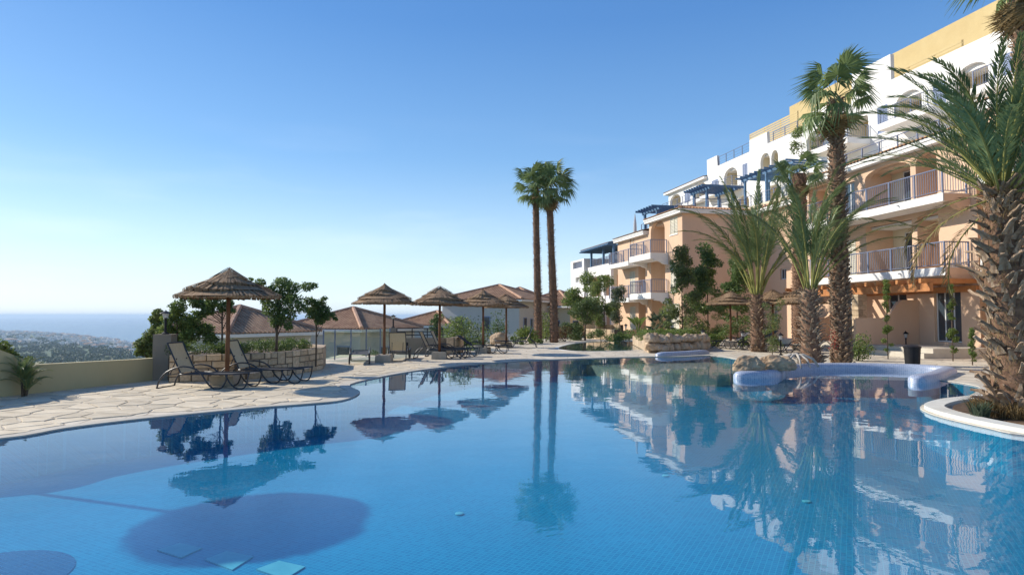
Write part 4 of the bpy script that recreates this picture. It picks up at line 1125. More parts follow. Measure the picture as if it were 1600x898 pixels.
b.box(-0.22, -0.2, -0.1, 0.22, 0.2, hp); b.box(-0.225, -0.205, hp+0.001, 0.225, 0.205, hp+0.03)
o = b.build('gate_pillar', M['pillar']); o.location = (p.x+0.02, p.y+0.1, 0); o.rotation_euler.z = R(8); tag(o, 'square grey beige pillar at the end of the boundary wall with a lamp on top', 'pillar')
b = MB(); b.box(-0.27, -0.02, 0.0, -0.235, 0.005, hp-0.03); gl = b.build('glass_edge_strip', M['clear'], o)

def lamp(name, label, loc, h, group='black lantern lamps', s=1.0):
    r = empty(name, label, 'lamp', loc, 0, group)
    b = MB(); b.lathe([(0.07*s, 0), (0.07*s, 0.03), (0.028*s, 0.06), (0.025*s, h*0.62), (0.045*s, h*0.64), (0.025*s, h*0.68)], 10); b.build('pole', M['black'], r)
    b = MB(); b.lathe([(0.045*s, h*0.68), (0.075*s, h*0.86)], 8); b.build('lantern_glass', M['lampglass'], r)
    b = MB(); b.lathe([(0.12*s, h*0.86), (0.115*s, h*0.875), (0.04*s, h*0.95), (0.012*s, h*0.965), (0.012*s, h)], 10); b.build('lantern_cap', M['black'], r)
    return r
lamp('lantern', 'black lantern on the square pillar at the end of the olive wall', (p.x+0.02, p.y+0.1, hp+0.03), 0.62, s=1.2)

def stone_wall(root, path, z0, z1, course=0.17, side=1, stuff=False, th=0.3, lens=(0.18, 0.42), top=True):
    """coursed rubble face on the camera side of a wall path, each stone its own piece"""
    core = MB(); wall_run(core, path, z0, z1-0.02, th); core.build('wall_core', M['mortar'], root)
    pts = [Vector(p) for p in path]; seg = []; tot = 0
    for i in range(len(pts)-1): L = (pts[i+1]-pts[i]).length; seg.append((tot, L)); tot += L
    def P(s_):
        for i, (a, L) in enumerate(seg):
            if s_ <= a+L or i == len(seg)-1:
                d = (pts[i+1]-pts[i])/L; return pts[i]+d*(s_-a), d
    acc = MB()
    z = z0; rows = []
    while z < z1-0.03:
        h = min(course*random.uniform(0.8, 1.25), z1-z)
        if z1-(z+h) < 0.07: h = z1-z
        rows.append((z, h)); z += h
    def stone_at(a, c, z, h):
        m, d = P((a+c)/2); n = Vector((d.y, -d.x))*side; L = c-a-0.026
        b = acc if stuff else MB(); pr = random.uniform(0.01, 0.035); e = 0.015
        o = m+n*(th/2-0.04)
        base = len(b.v); hh = h-0.022
        for (dx, dy, dz) in ((-L/2, 0, 0), (L/2, 0, 0), (L/2, 0, hh), (-L/2, 0, hh)):
            b.v.append((dx+random.uniform(-.006, .006), dy, dz+random.uniform(-.005, .005)))
        for (dx, dz) in ((-L/2+e, e), (L/2-e, e), (L/2-e, hh-e), (-L/2+e, hh-e)):
            b.v.append((dx+random.uniform(-.012, .012), 0.04+pr+random.uniform(-.006, .006), dz+random.uniform(-.01, .01)))
        for (dx, dz) in ((-L/2, 0), (L/2, 0), (L/2, hh), (-L/2, hh)): b.v.append((dx, 0.04+pr*0.3, dz))
        for i in range(4):
            j = (i+1) % 4
            b.f.append((base+i, base+j, base+8+j, base+8+i)); b.f.append((base+8+i, base+8+j, base+4+j, base+4+i)); b.m += [0, 0]
        b.f.append((base+4, base+5, base+6, base+7)); b.m.append(0)
        ang = math.atan2(d.y, d.x) + (PI if side > 0 else 0)
        if stuff:
            ca, sa_ = math.cos(ang), math.sin(ang)
            for i in range(base, len(b.v)):
                x, y, zz = b.v[i]; b.v[i] = (o.x+x*ca-y*sa_, o.y+x*sa_+y*ca, zz+z+0.008)
        else:
            e_ = b.build('stone', M['stone'], root); e_.location = (o.x, o.y, z+0.008); e_.rotation_euler.z = ang
    skip = {}
    for ri, (z, h) in enumerate(rows):
        s_ = 0.0; nxt = {}
        while s_ < tot-0.02:
            blk = [k for k in skip if k[0]-0.001 <= s_ < k[1]-0.001]
            if blk: s_ = blk[0][1]; continue
            L = random.uniform(*lens)
            lim = min([k[0] for k in skip if k[0] > s_]+[tot])
            e_ = min(s_+L, lim)
            if lim-e_ < 0.12: e_ = lim
            hh = h
            if ri+1 < len(rows) and random.random() < 0.22:
                hh = h+rows[ri+1][1]; nxt[(s_, e_)] = 1
            stone_at(s_, e_, z, hh); s_ = e_
        skip = nxt
    if stuff: tag(acc.build('rubble_facing', M['stone'], root), kind='stuff')
random.seed(21)
pw = [tuple(G(264, 597).xy), tuple(G(330, 594.5).xy), tuple(G(385, 592).xy), tuple(G(440, 586.5).xy), tuple(G(475, 581).xy), tuple(G(497, 576.5).xy)]
pw = [(p.x, p.y) for p in catmull([(x, y, 0) for x, y in pw], 3, False)]
r1 = empty('stone_planter', 'curved honey coloured stone planter wall behind the two nearest sun loungers', 'planter')
stone_wall(r1, pw, 0.0, 0.68, 0.165, 1)
back = [pw[-1], (pw[-1][0]-0.35, pw[-1][1]+1.5), (pw[-1][0]-1.4, pw[-1][1]+2.6)]
b = MB(); wall_run(b, back, 0, 0.67, 0.3); wall_run(b, [(-8.9, 16.6), (-9.3, 18.3), (-8.9, 21.5), back[-1]], -1.5, 0.6, 0.25); b.build('back_wall', M['stonestuff'], r1)
b = MB(); b.prism([*pw, back[1], back[2], (-8.9, 21.5), (-9.3, 18.3), (-8.9, 16.6)], 0.0, 0.56); b.build('soil', M['soil'], r1)

# glass balustrade : posts, panels, handrail
def balustrade(name, label, pts, h, post_m='rail', zb=0.0, plinth=0.0):
    r = empty(name, label, 'balustrade')
    b = MB()
    for i, p in enumerate(pts):
        q = MB(); q.box(p[0]-0.02, p[1]-0.02, zb, p[0]+0.02, p[1]+0.02, zb+h); q.build('post', M[post_m], r)
        if i:
            a = Vector(pts[i-1]); c = Vector(p); d = (c-a).normalized(); a2 = a+d*0.04; c2 = c-d*0.04; n = Vector((-d.y, d.x))*0.006
            g = MB(); g.v = [(x.x, x.y, z) for z in (zb+0.05, zb+h-0.04) for x in (a2-n, c2-n, c2+n, a2+n)]
            for q in ((0,1,2,3),(4,5,6,7),(0,1,5,4),(1,2,6,5),(2,3,7,6),(3,0,4,7)): g.f.append(q); g.m.append(0)
            g.build('glass_panel', M['clear'], r)
    return r
bp_ = [tuple(G(x, y).xy) for x, y in ((505, 564), (523, 562), (548, 559.5), (572, 557), (594, 554.5), (609, 553))]
balustrade('glass_balustrade', 'clear glass balustrade panels between the stone planter and the small pillar', bp_, 1.12)
p = G(614, 552); b = MB(); hq = V(614, 512, p.y).z; b.box(-0.14, -0.14, -0.1, 0.14, 0.14, hq); o = b.build('small_pillar', M['pillar']); o.location = (p.x, p.y, 0)
tag(o, 'small grey pillar with a lantern on top behind the second umbrella', 'pillar')
lamp('lantern', 'black lantern on the small pillar behind the second thatched umbrella', (p.x, p.y, hq), 0.58, s=1.2)
lw = [G(620, 553), G(655, 553), G(692, 553)]
r2 = empty('low_wall', 'low beige rendered wall with a metal rail on top behind the third umbrella', 'wall')
b = MB(); wall_run(b, [tuple(q.xy) for q in lw], -0.1, 0.70, 0.2); b.build('wall', M['pillar'], r2)
b = MB(); zr = 0.7
for zz in (0.12, 0.26, 0.40): b.tube([(lw[0].x, lw[0].y, zr+zz), (lw[2].x, lw[2].y, zr+zz)], 0.02, 5)
for t in (0, .33, .66, 1): q = lw[0].lerp(lw[2], t); b.box(q.x-0.02, q.y-0.02, zr, q.x+0.02, q.y+0.02, zr+0.42)
b.build('rail', M['black_metal'], r2)
b = MB(); q = G(636, 553); b.box(q.x-0.08, q.y-0.125, 0.28, q.x+0.06, q.y-0.105, 0.5); b.build('vent', M['black'], r2)
r3 = empty('stone_wall', 'short curved stone wall end beside the leaning loungers of the third umbrella', 'wall')
stone_wall(r3, [tuple(G(x, y).xy) for x, y in ((693, 553.5), (706, 552.5), (719, 549))], 0, 0.72, 0.3, 1, lens=(0.3, 0.5))
balustrade('glass_balustrade', 'glass panels running on behind the third umbrella beside the green bushes', [tuple(G(x, y).xy) for x, y in ((724, 546), (700, 540), (680, 536))][::-1], 1.25)

# ---------- blue mosaic walls
def round_wall(name, path, r0, h, m, label, cat):
    """rounded-top low wall along a path"""
    prof = [(-r0, -0.35), (-r0, h*0.35), (-r0*0.92, h*0.66), (-r0*0.7, h*0.9), (-r0*0.35, h), (r0*0.35, h), (r0*0.7, h*0.9), (r0*0.92, h*0.66), (r0, h*0.35), (r0, -0.35)]
    P = catmull([(x, y, 0) for x, y in path], 7, False); b = MB(); k = len(prof); n = len(P)
    for i, p in enumerate(P):
        t = (P[min(i+1, n-1)]-P[max(i-1, 0)]).normalized(); nn = Vector((-t.y, t.x, 0))
        e = min(i, n-1-i); f = (0.45, 0.82, 0.97)[e] if e < 3 else 1.0
        for (a, z) in prof: b.v.append((p.x+nn.x*a*f, p.y+nn.y*a*f, z if z < 0 else z*((0.6, 0.88, 0.97)[e] if e < 3 else 1)))
    for i in range(n-1):
        for j in range(k-1): b.f.append((i*k+j, i*k+j+1, (i+1)*k+j+1, (i+1)*k+j)); b.m.append(0)
    b.f.append(tuple(range(k))); b.m.append(0); b.f.append(tuple(range(n*k-1, (n-1)*k-1, -1))); b.m.append(0)
    o = b.build(name, M[m], smooth=True)
    return tag(o, label, cat)
cwall = [(5.95, 17.15), (7.0, 17.5), (7.9, 18.9), (9.2, 19.85), (10.8, 20.05), (12.1, 19.6), (12.65, 18.75), (12.0, 17.9), (10.9, 16.7), (9.95, 15.95)]
round_wall('mosaic_bench_wall', cwall, 0.21, 0.18, 'curb_tile', 'C shaped lavender blue mosaic wall curling round an alcove of the pool', 'pool wall')
b = MB(); iw = inset([(7.5, 18.6), (9.2, 19.6), (10.8, 19.75), (12.0, 19.3), (12.4, 18.7), (11.6, 17.7)], 0)
b.prism(iw, FL, -0.14); tag(b.build('alcove_bench', M['curb_tile']), kind='structure')
p0, p1_ = G(1022, 556.5), G(1106, 551.8)
round_wall('mosaic_curb', [(p0.x+0.1, p0.y), ((p0.x+p1_.x)/2, (p0.y+p1_.y)/2-0.25), (p1_.x, p1_.y)], 0.19, 0.17, 'curb_tile', 'straight lavender blue mosaic curb in front of the boulder planter', 'pool wall')

# ---------- rocks
def boulder(name, label, loc, sx, sy, sz, seed, m='rock', group=None, cat='boulder', sub=4, holes=True, rz=0):
    bm = bmesh.new(); bmesh.ops.create_icosphere(bm, subdivisions=sub, radius=1)
    for v in bm.verts:
        p = v.co.copy(); q = p*1.3+Vector((seed*3.1, seed*1.7, 0))
        d = 1+0.28*noise.noise(q)+0.14*noise.noise(q*2.3)+0.07*noise.noise(q*5.5)
        if holes: h = noise.noise(q*1.9+Vector((9, 4, 2))); d -= 0.5*max(0, h-0.28)+0.25*max(0, noise.noise(q*4+Vector((3, 3, 3)))-0.3)
        v.co = Vector((p.x*sx*d, p.y*sy*d, max(-0.35, p.z)*sz*d))
    me = bpy.data.meshes.new(name); bm.to_mesh(me); bm.free()
    o = link(name, me, None, M[m]); o.location = loc; o.rotation_euler.z = rz
    if label: tag(o, label, cat, group)
    return o
boulder('boulder', 'tall pale pitted boulder at the left tip of the blue mosaic wall', (6.45, 17.5, 0.26), 0.44, 0.30, 0.30, 3, group='boulders on the blue mosaic wall')
boulder('boulder', 'longer pitted boulder with a dark hollow, second from the left tip of the mosaic wall', (7.3, 17.85, 0.25), 0.50, 0.32, 0.31, 8, group='boulders on the blue mosaic wall')
boulder('boulder', 'lowest smooth brown boulder beside the bleached root', (7.9, 18.6, 0.24), 0.30, 0.28, 0.22, 5, group='boulders on the blue mosaic wall', holes=False)
q = G(780, 541); boulder('boulder', 'wide brown boulder on the deck between the two far umbrellas', (q.x, q.y, 0.3), 0.52, 0.4, 0.45, 12, m='stonestuff', cat='boulder')
random.seed(5)
rp = empty('boulder_planter', 'planting bed edged with a rough boulder wall behind the straight blue mosaic curb', 'planter')
qa, qb = G(1017, 552), G(1108, 548)
for i in range(26):
    t = (i//2+0.5+random.uniform(-.2, .2))/13; q = qa.lerp(qb, t); up = i % 2
    o = boulder('rock', None, (q.x, q.y+0.3+0.1*up+random.uniform(-.05, .05), 0.18+0.36*up+random.uniform(-.03, .05)), random.uniform(0.2, 0.33), 0.28, random.uniform(0.2, 0.3), 20+i*3, m='stonestuff' if i % 3 else 'rock', sub=3, holes=False, rz=random.uniform(-.4, .4)); o.parent = rp; KIDS.setdefault(rp.name, []).append(o)
b = MB(); b.prism([(qa.x, qa.y+0.4), (qb.x, qb.y+0.4), (qb.x+1.5, qb.y+8), (qa.x+0.9, qa.y+9)], 0, 0.5); b.build('planter_body', M['stonestuff'], rp)
b = MB(); b.prism([(qa.x+0.1, qa.y+0.5), (qb.x-0.1, qb.y+0.5), (qb.x+1.4, qb.y+7.9), (qa.x+1.0, qa.y+8.9)], 0.502, 0.58); b.build('soil', M['soil'], rp)
# far low stone walls, left of the plunge pool steps
for (lab, pts, h) in (('low stone retaining wall left of the plunge pool', ((917, 528.5), (945, 530), (963, 531)), 0.72), ('upper low stone wall behind the plunge pool', ((931, 526), (958, 525.5), (972, 526)), 0.95),
                      ('curved stone kerb wall along the garden path right of the plunge pool', ((976, 529), (992, 527), (1003, 522)), 0.6), ('brown stone wall behind the twin fan palms', ((872, 528), (893, 526), (910, 524)), 0.8)):
    rr_ = empty('low_stone_wall', lab, 'wall'); stone_wall(rr_, [tuple(G(x, y).xy) for x, y in pts], 0, h, 0.24, 1, stuff=True, lens=(0.3, 0.6))

# planter ring with the big palm
ring = [tuple(G(*q).xy) for q in ((1531, 621), (1500, 624.5), (1466, 629), (1444, 637), (1460, 646), (1498, 656.5), (1548, 667.5), (1610, 679), (1690, 690))]
ring = [(p.x, p.y) for p in catmull([(x, y, 0) for x, y in ring], 5, False)]
strip('planter_ring_kerb', ring, 0.30, -0.02, 0.07, M['white_curb'])
b = MB(); bed = [tuple(G(*q).xy) for q in ((1560, 622), (1520, 628), (1490, 636), (1500, 645), (1560, 658), (1640, 670), (1800, 690), (1900, 660), (1700, 625))]
b.prism([(p.x, p.y) for p in catmull([(x, y, 0) for x, y in bed], 3)], 0.001, 0.03); tag(b.build('palm_bed_soil', M['soil']), kind='structure')

# ================================================================== THATCHED UMBRELLAS
def sagf(a, k): return math.sin(a*2+k*7+SEED)+0.6*math.sin(a*5+k*3+SEED*2)
SEED = 0.0
def make_umbrella(label, lift=0.0):
    root = empty('thatched_umbrella', label, 'umbrella', (0, 0, 0), 0, 'thatched umbrellas round the pool')
    b = MB(); n = 4; 
    b.v = [(x, y, z) for z, w in ((-0.01, 0.27), (0.05, 0.275), (0.24, 0.265), (0.27, 0.24)) for x, y in ((-w, -w), (w, -w), (w, w), (-w, w))]
    for i in range(3):
        for j in range(4): b.f.append((i*4+j, i*4+(j+1) % 4, (i+1)*4+(j+1) % 4, (i+1)*4+j)); b.m.append(0)
    b.f += [(0, 3, 2, 1), (12, 13, 14, 15)]; b.m += [0, 0]; b.build('base_block', M['block'], root)
    b = MB(); b.tube([(0, 0, 0.27), (0, 0, 1.2), (0.005, 0, 2.5+lift)], 0.052, 10, 0.045); b.build('pole', M['pole'], root, smooth=True)
    # tiers of reeds, lowest first: rim radius, rim z, top radius, top z
    for rr, rz_, tr, tz in ((1.17, 2.10, 0.62, 2.34), (0.94, 2.25, 0.42, 2.47), (0.69, 2.385, 0.22, 2.60), (0.43, 2.52, 0.015, 2.76)):
        rz_ += lift; tz += lift; b = MB(); N = int(150*rr)+30
        b.lathe([(rr*0.985, rz_+0.0), (tr, tz-0.035)], 40, caps=False)
        for k in range(N):
            a = 2*PI*(k+random.uniform(-.3, .3))/N; w = PI*rr/N*1.35; rl = rr+random.uniform(-0.05, 0.03)+0.03*sagf(a, rr); lf = random.uniform(-0.004, 0.022)-0.03*sagf(a+1.3, rr)
            ca, sa = math.cos(a), math.sin(a)
            p = lambda r, s_, z: (r*ca-s_*sa, r*sa+s_*ca, z)
            wt = w*tr/rr+0.002
            b.quad(p(rl, -w, rz_+lf), p(rl, w, rz_+lf), p(tr, wt, tz+lf), p(tr, -wt, tz+lf))
            b.quad(p(rl, w, rz_+lf), p(rl, -w, rz_+lf), p(rl-0.02, -w, rz_-0.045+random.uniform(-.03, .012)), p(rl-0.02, w, rz_-0.045))
        b.build('thatch_tier', M['thatch'], root, fix=False)
    b = MB()
    for k in range(8):
        a = 2*PI*k/8; b.tube([(0.04*math.cos(a), 0.04*math.sin(a), 2.42+lift), (1.1*math.cos(a), 1.1*math.sin(a), 2.085+lift)], 0.02, 4)
    b.build('roof_ribs', M['pole'], root)
    return root
random.seed(31)
U = [((357, 601, 15.3), 'nearest thatched umbrella on the left, standing between two sun loungers by the stone planter'),
     ((601, 565, 22.9), 'second thatched umbrella from the left, in front of the glass balustrade'),
     ((687, 559, 24.6), 'thatched umbrella over the two upright loungers with a black towel'),
     ((755, 547, 28.2), 'fourth umbrella from the left, overlapping the tall pale house wall'),
     ((791, 541, 33.5), 'fifth and farthest left side thatched umbrella, just left of the twin fan palms')]
u0 = make_umbrella(U[0][1])
SEED = 2.1; u1 = make_umbrella(U[1][1]); SEED = 4.4; u2 = make_umbrella(U[2][1])
def put_umb(i, x, y, lab, z=0, rz=None, sc=1.0):
    if i < 3: u = (u0, u1, u2)[i]; u.location = (x, y, z); u.rotation_euler.x = (0, 0.012, -0.015)[i]; return u
    return copy_tree(random.choice((u0, u1, u2)), (x, y, z), random.uniform(0, 6), lab, None, sc)
for i, ((px, py, Y), lab) in enumerate(U): put_umb(i, (px-800)/F*Y/1.0, Y, lab)
for (px, Y, lab) in ((1141, 32.0, 'thatched umbrella at the right side garden, left of the date palm'), (1207, 30.5, 'thatched umbrella peeking out left behind the stout date palm trunk'), (1250, 28.6, 'thatched umbrella mostly hidden behind the two right hand palm trunks')):
    put_umb(9, (px-800)/F*Y, Y, lab, 0.12)
tall = make_umbrella('unseen thatched umbrella added past the left edge on a lengthened pole to cast the round pool floor shadow', 1.36); tall.location = (-9.2, 9.42, 0); tall.scale = (1.03, 1.03, 1)  # added out of view; pole height and spot set by where its shadow falls

# ================================================================== SUN LOUNGERS
def make_lounger(label, tilt=62, back='sling', seat='sling_dark'):
    """head at -x, foot at +x"""
    root = empty('sun_lounger', label, 'sun lounger', (0, 0, 0), 0, 'sun loungers on the pool deck')
    W = 0.31; T = R(tilt); hx, hz_ = -0.38, 0.33
    for s_ in (-1, 1):
        y = s_*W; b = MB()
        b.tube([(hx-0.02, y, hz_), (0.2, y, 0.335), (0.8, y, 0.34), (1.22, y, 0.37)], 0.019, 6)
        b.build('side_rail', M['black_metal'], root, smooth=True)
        b = MB()
        A = catmull([(-0.92, y*1.08, 0.015), (-0.86, y*1.08, 0.2), (-0.7, y*1.08, 0.38), (-0.4, y*1.08, 0.5), (-0.1, y*1.08, 0.48), (0.1, y*1.08, 0.36), (0.25, y*1.08, 0.15), (0.42, y*1.08, 0.02), (0.6, y*1.08, 0.05), (0.68, y*1.06, 0.2), (0.70, y*1.02, 0.33)], 3, False)
        b.tube(A, 0.019, 6); b.build('arm_frame', M['black_metal'], root, smooth=True)
        b = MB(); A = catmull([(0.66, y*1.02, 0.33), (0.78, y*1.05, 0.14), (0.95, y*1.05, 0.02), (1.1, y*1.05, 0.04), (1.17, y*1.05, 0.18), (1.2, y, 0.36)], 3, False)
        b.tube(A, 0.017, 6); b.build('leg_loop', M['black_metal'], root, smooth=True)
    b = MB(); b.tube([(-0.92, -W*1.08, 0.015), (-0.92, W*1.08, 0.015)], 0.018, 6); b.build('floor_bar', M['black_metal'], root)
    c, s2 = math.cos(T), math.sin(T); Lb = 0.78
    def bk(d, off=0): return (hx-c*d-s2*off, hz_+s2*d-c*off)
    b = MB()
    e = bk(Lb)
    for s_ in (-1, 1): b.tube([(hx, s_*W*0.95, hz_), (e[0], s_*W*0.95, e[1])], 0.018, 6)
    b.tube([(e[0], -W*0.95, e[1]), (e[0], W*0.95, e[1])], 0.018, 6); b.build('back_frame', M['black_metal'], root)
    b = MB(); n = 6
    for i in range(n):
        d0, d1 = 0.04+(Lb-0.05)*i/n, 0.04+(Lb-0.05)*(i+1)/n; sg0, sg1 = 0.02*math.sin(PI*i/n), 0.02*math.sin(PI*(i+1)/n)
        p0, p1 = bk(d0, sg0), bk(d1, sg1); b.quad((p0[0], -W*0.92, p0[1]), (p0[0], W*0.92, p0[1]), (p1[0], W*0.92, p1[1]), (p1[0], -W*0.92, p1[1]))
    bs = b.build('back_sling', M[back], root, fix=False)
    b = MB()
    for i in range(8):
        x0, x1 = hx+0.04+(1.55)*i/8, hx+0.04+(1.55)*(i+1)/8; z0, z1 = 0.345-0.02*math.sin(PI*i/8)+0.02*max(0, (x0-0.8)), 0.345-0.02*math.sin(PI*(i+1)/8)+0.02*max(0, (x1-0.8))
        b.quad((x0, -W*0.96, z0), (x1, -W*0.96, z1), (x1, W*0.96, z1), (x0, W*0.96, z0))
    b.build('seat_sling', M[seat], root, fix=False)
    b = MB()
    m_ = bk(Lb*0.5)
    if tilt > 20: b.tube([(m_[0], 0.2, m_[1]), (hx-0.32, 0.2, hz_-0.02)], 0.012, 5); b.tube([(m_[0], -0.2, m_[1]), (hx-0.32, -0.2, hz_-0.02)], 0.012, 5)
    b.tube([(hx-0.33, -W*1.08, hz_-0.02), (hx-0.33, W*1.08, hz_-0.02)], 0.014, 5)
    b.build('back_strut', M['black_metal'], root)
    return root
LA = make_lounger('nearest sun lounger, tan back raised, left of the first umbrella pole', 64)
LB = make_lounger('dark flat backed sun lounger seen end on in front of the glass balustrade', 3, 'sling_dark', 'sling_dark')
LC = make_lounger('charcoal lounger with low reclined back beside the fourth umbrella pole', 34, 'sling_dark', 'sling_dark')
LA.location = (-7.05, 14.75, 0); LA.rotation_euler.z = R(-4)
copy_tree(LA, (-6.25, 15.95, 0), R(-2), 'second sun lounger by the stone planter, right of the first umbrella pole')
LB.location = (-5.35, 22.6, 0); LB.rotation_euler.z = R(-78)
copy_tree(LA, (-4.25, 24.2, 0), R(94), 'tan backed lounger turned away from the pool behind the second umbrella pole')
copy_tree(LA, (-2.85, 25.0, 0), R(-5), 'tan upright lounger in front of the third umbrella pole')
twl = copy_tree(LA, (-2.55, 26.1, 0), R(-5), 'tan upright lounger carrying a black towel behind the third umbrella pole')
b = MB(); random.seed(3)
bm_t = [(x*0.11, y*0.1, 0.012*noise.noise(Vector((x, y, 3)))) for x in range(7) for y in range(5)]
b.v = [(p[0], p[1], p[2]+ (0.25*max(0, 0.22-p[0])*1.8)) for p in bm_t]+[(p[0], p[1], p[2]+(0.25*max(0, 0.22-p[0])*1.8)+0.035) for p in bm_t]
for x in range(6):
    for y in range(4):
        a = x*5+y; b.f.append((a, a+5, a+6, a+1)); b.f.append((35+a, 35+a+1, 35+a+6, 35+a+5)); b.m += [0, 0]
o = b.build('towel', M['towel']); o.location = (-2.98, 25.93, 0.355); tag(o, 'crumpled black towel on the lounger behind the third umbrella pole', 'towel')
LC.location = (-1.35, 28.3, 0); LC.rotation_euler.z = R(-6)
copy_tree(LA, (0.35, 33.2, 0), R(183), 'lounger facing left just before the twin fan palms')
pr_ = copy_tree(LA, (11.6, 31.2, 0.03), R(185), 'grey lounger facing left beside the right hand garden umbrella')
copy_tree(LC, (11.0, 32.6, 0.03), R(178), 'second reclined lounger behind the grey one in the right hand garden')
copy_tree(LA, (12.55, 28.4, 0.03), R(186), 'lounger partly hidden behind the stout date palm trunk')
copy_tree(LC, (13.8, 36.0, 0.05), R(180), 'dark lounger under the trees left of the climbing plant')

# ================================================================== PALMS
def frond_mesh(name, L=2.6, droop=1.1, nl=52, l0=0.42, wide=0.022, v=0.5, mats=('palmleaf', 'rachis'), sweep=0.75, bare=0.16, seed=0, hang=0.10):
    rnd = random.Random(seed); n = 14; pts = []; p = Vector((0, 0, 0)); ang = 0.0; dirs = []
    for i in range(n+1):
        t = i/n; pts.append(p.copy()); ang = -droop*t**1.7; d = Vector((math.cos(ang), 0, math.sin(ang))); dirs.append(d); p = p+d*L/n
    b = MB(); b.mi = 1; b.tube(pts, 0.022*L/2.6, 5, 0.004, caps=False); b.mi = 0
    for k in range(nl):
        t = bare+(1-bare)*(k+rnd.uniform(-.3, .3))/nl; t = min(0.995, max(0, t)); f = t*n; i = int(f); fr = f-i
        q = pts[i].lerp(pts[i+1], fr); d = dirs[i]; up = Vector((-d.z, 0, d.x))
        ll = l0*(0.45+0.55*math.sin(PI*min(1, 0.12+t*0.95)))*rnd.uniform(0.85, 1.12)*(0.6 if t < bare+0.08 else 1)
        for s_ in (-1, 1):
            vv = v+rnd.uniform(-.3, .3); sw = sweep+rnd.uniform(-.18, .18)+0.5*t
            dd = (Vector((0, s_, 0))*math.cos(vv)+up*math.sin(vv))*math.cos(sw)+d*math.sin(sw); dd.normalize()
            sd = dd.cross(up).normalized()*wide*0.5
            tip = q+dd*ll+Vector((0, 0, -hang*ll*rnd.uniform(0.2, 1.6))); mid = q+dd*ll*0.4+Vector((0, 0, 0.01))
            b.quad(q, mid-sd, tip, mid+sd)
    me = bpy.data.meshes.new(name); me.from_pydata(b.v, [], b.f); me.polygons.foreach_set('material_index', b.m)
    for m_ in mats: me.materials.append(M[m_])
    me.update(); return me
def fan_mesh(name, pet=0.85, rad=0.75, droop=0.5, seed=0, dead=False, n=34):
    rnd = random.Random(seed); b = MB(); b.mi = 1
    pts = [Vector((pet*t, 0, -0.12*pet*t*t)) for t in (0, .25, .5, .75, 1)]; b.tube(pts, 0.018, 4, 0.012, caps=False); b.mi = 0
    c = pts[-1]
    for k in range(n):
        a = R(-125+250*k/(n-1))+rnd.uniform(-.04, .04); rr = rad*(0.82+0.18*math.cos(a))*rnd.uniform(0.9, 1.08)
        d = Vector((math.cos(a), math.sin(a), 0.18*math.cos(2*a))); d.normalize(); s_ = Vector((-math.sin(a), math.cos(a), 0))
        w = rad*0.6*R(250)/n*0.62
        m1 = c+d*rr*0.55+Vector((0, 0, -0.04-0.05*rnd.random()-(0.1 if dead else 0))); tip = c+d*rr*(0.92 if not dead else 0.75)+Vector((0, 0, -droop*rr*rnd.uniform(0.5, 1.25)))
        z = 0.02 if k % 2 else -0.02
        b.quad(c, m1-s_*w+Vector((0, 0, z)), m1+s_*w+Vector((0, 0, z)), c) if False else b.tri(c, m1-s_*w+Vector((0, 0, z)), m1+s_*w+Vector((0, 0, -z)))
        b.quad(m1-s_*w+Vector((0, 0, z)), tip-s_*0.003, tip+s_*0.003, m1+s_*w+Vector((0, 0, -z)))
        if k % 2: t2 = tip+Vector((rnd.uniform(-.04, .04), rnd.uniform(-.04, .04), -rnd.uniform(0.05, 0.22))); b.tri(tip-s_*0.006, t2, tip+s_*0.006)
    me = bpy.data.meshes.new(name); me.from_pydata(b.v, [], b.f); me.polygons.foreach_set('material_index', b.m)
    for m_ in (('deadleaf', 'boot') if dead else ('fanleaf', 'rachis')): me.materials.append(M[m_])
    me.update(); return me
def boot_mesh(name, L=0.26, w=0.09, th=0.035, seed=0, mat='boot'):
    """cut-off leaf base: broad wedge leaning out, ragged tip"""
    rnd = random.Random(seed); b = MB()
    rows = ((0, w*1.5, th*1.2, 0), (L*0.35, w, th, 0.05*L), (L*0.7, w*0.62, th*0.9, 0.2*L), (L, w*0.5*rnd.uniform(0.7, 1.2), th*0.75, 0.5*L*rnd.uniform(0.4, 1.1)))
    for (z, ww, tt, x) in rows:
        for (sx, sy) in ((-1, -1), (1, -1), (1, 1), (-1, 1)):
            b.v.append((x+sx*tt/2+(abs(sy)*0)+rnd.uniform(-.006, .006), sy*ww/2*(1.0 if sx > 0 else 0.8)+rnd.uniform(-.008, .008), z+rnd.uniform(-.012, .012)))
    for i in range(3):
        for j in range(4): b.f.append((i*4+j, i*4+(j+1) % 4, (i+1)*4+(j+1) % 4, (i+1)*4+j))
    b.f.append((12, 13, 14, 15)); b.f.append((3, 2, 1, 0))
    me = bpy.data.meshes.new(name); me.from_pydata(b.v, [], b.f); me.materials.append(M[mat]); me.update(); return me
def trunk_core(root, pts, r0, r1, mat='palmbark', n=14):
    b = MB(); P = catmull(pts, 5, False); b.tube(P, r0, n, r1, jit=0.08); o = b.build('trunk', M[mat], root, smooth=True); return o, P
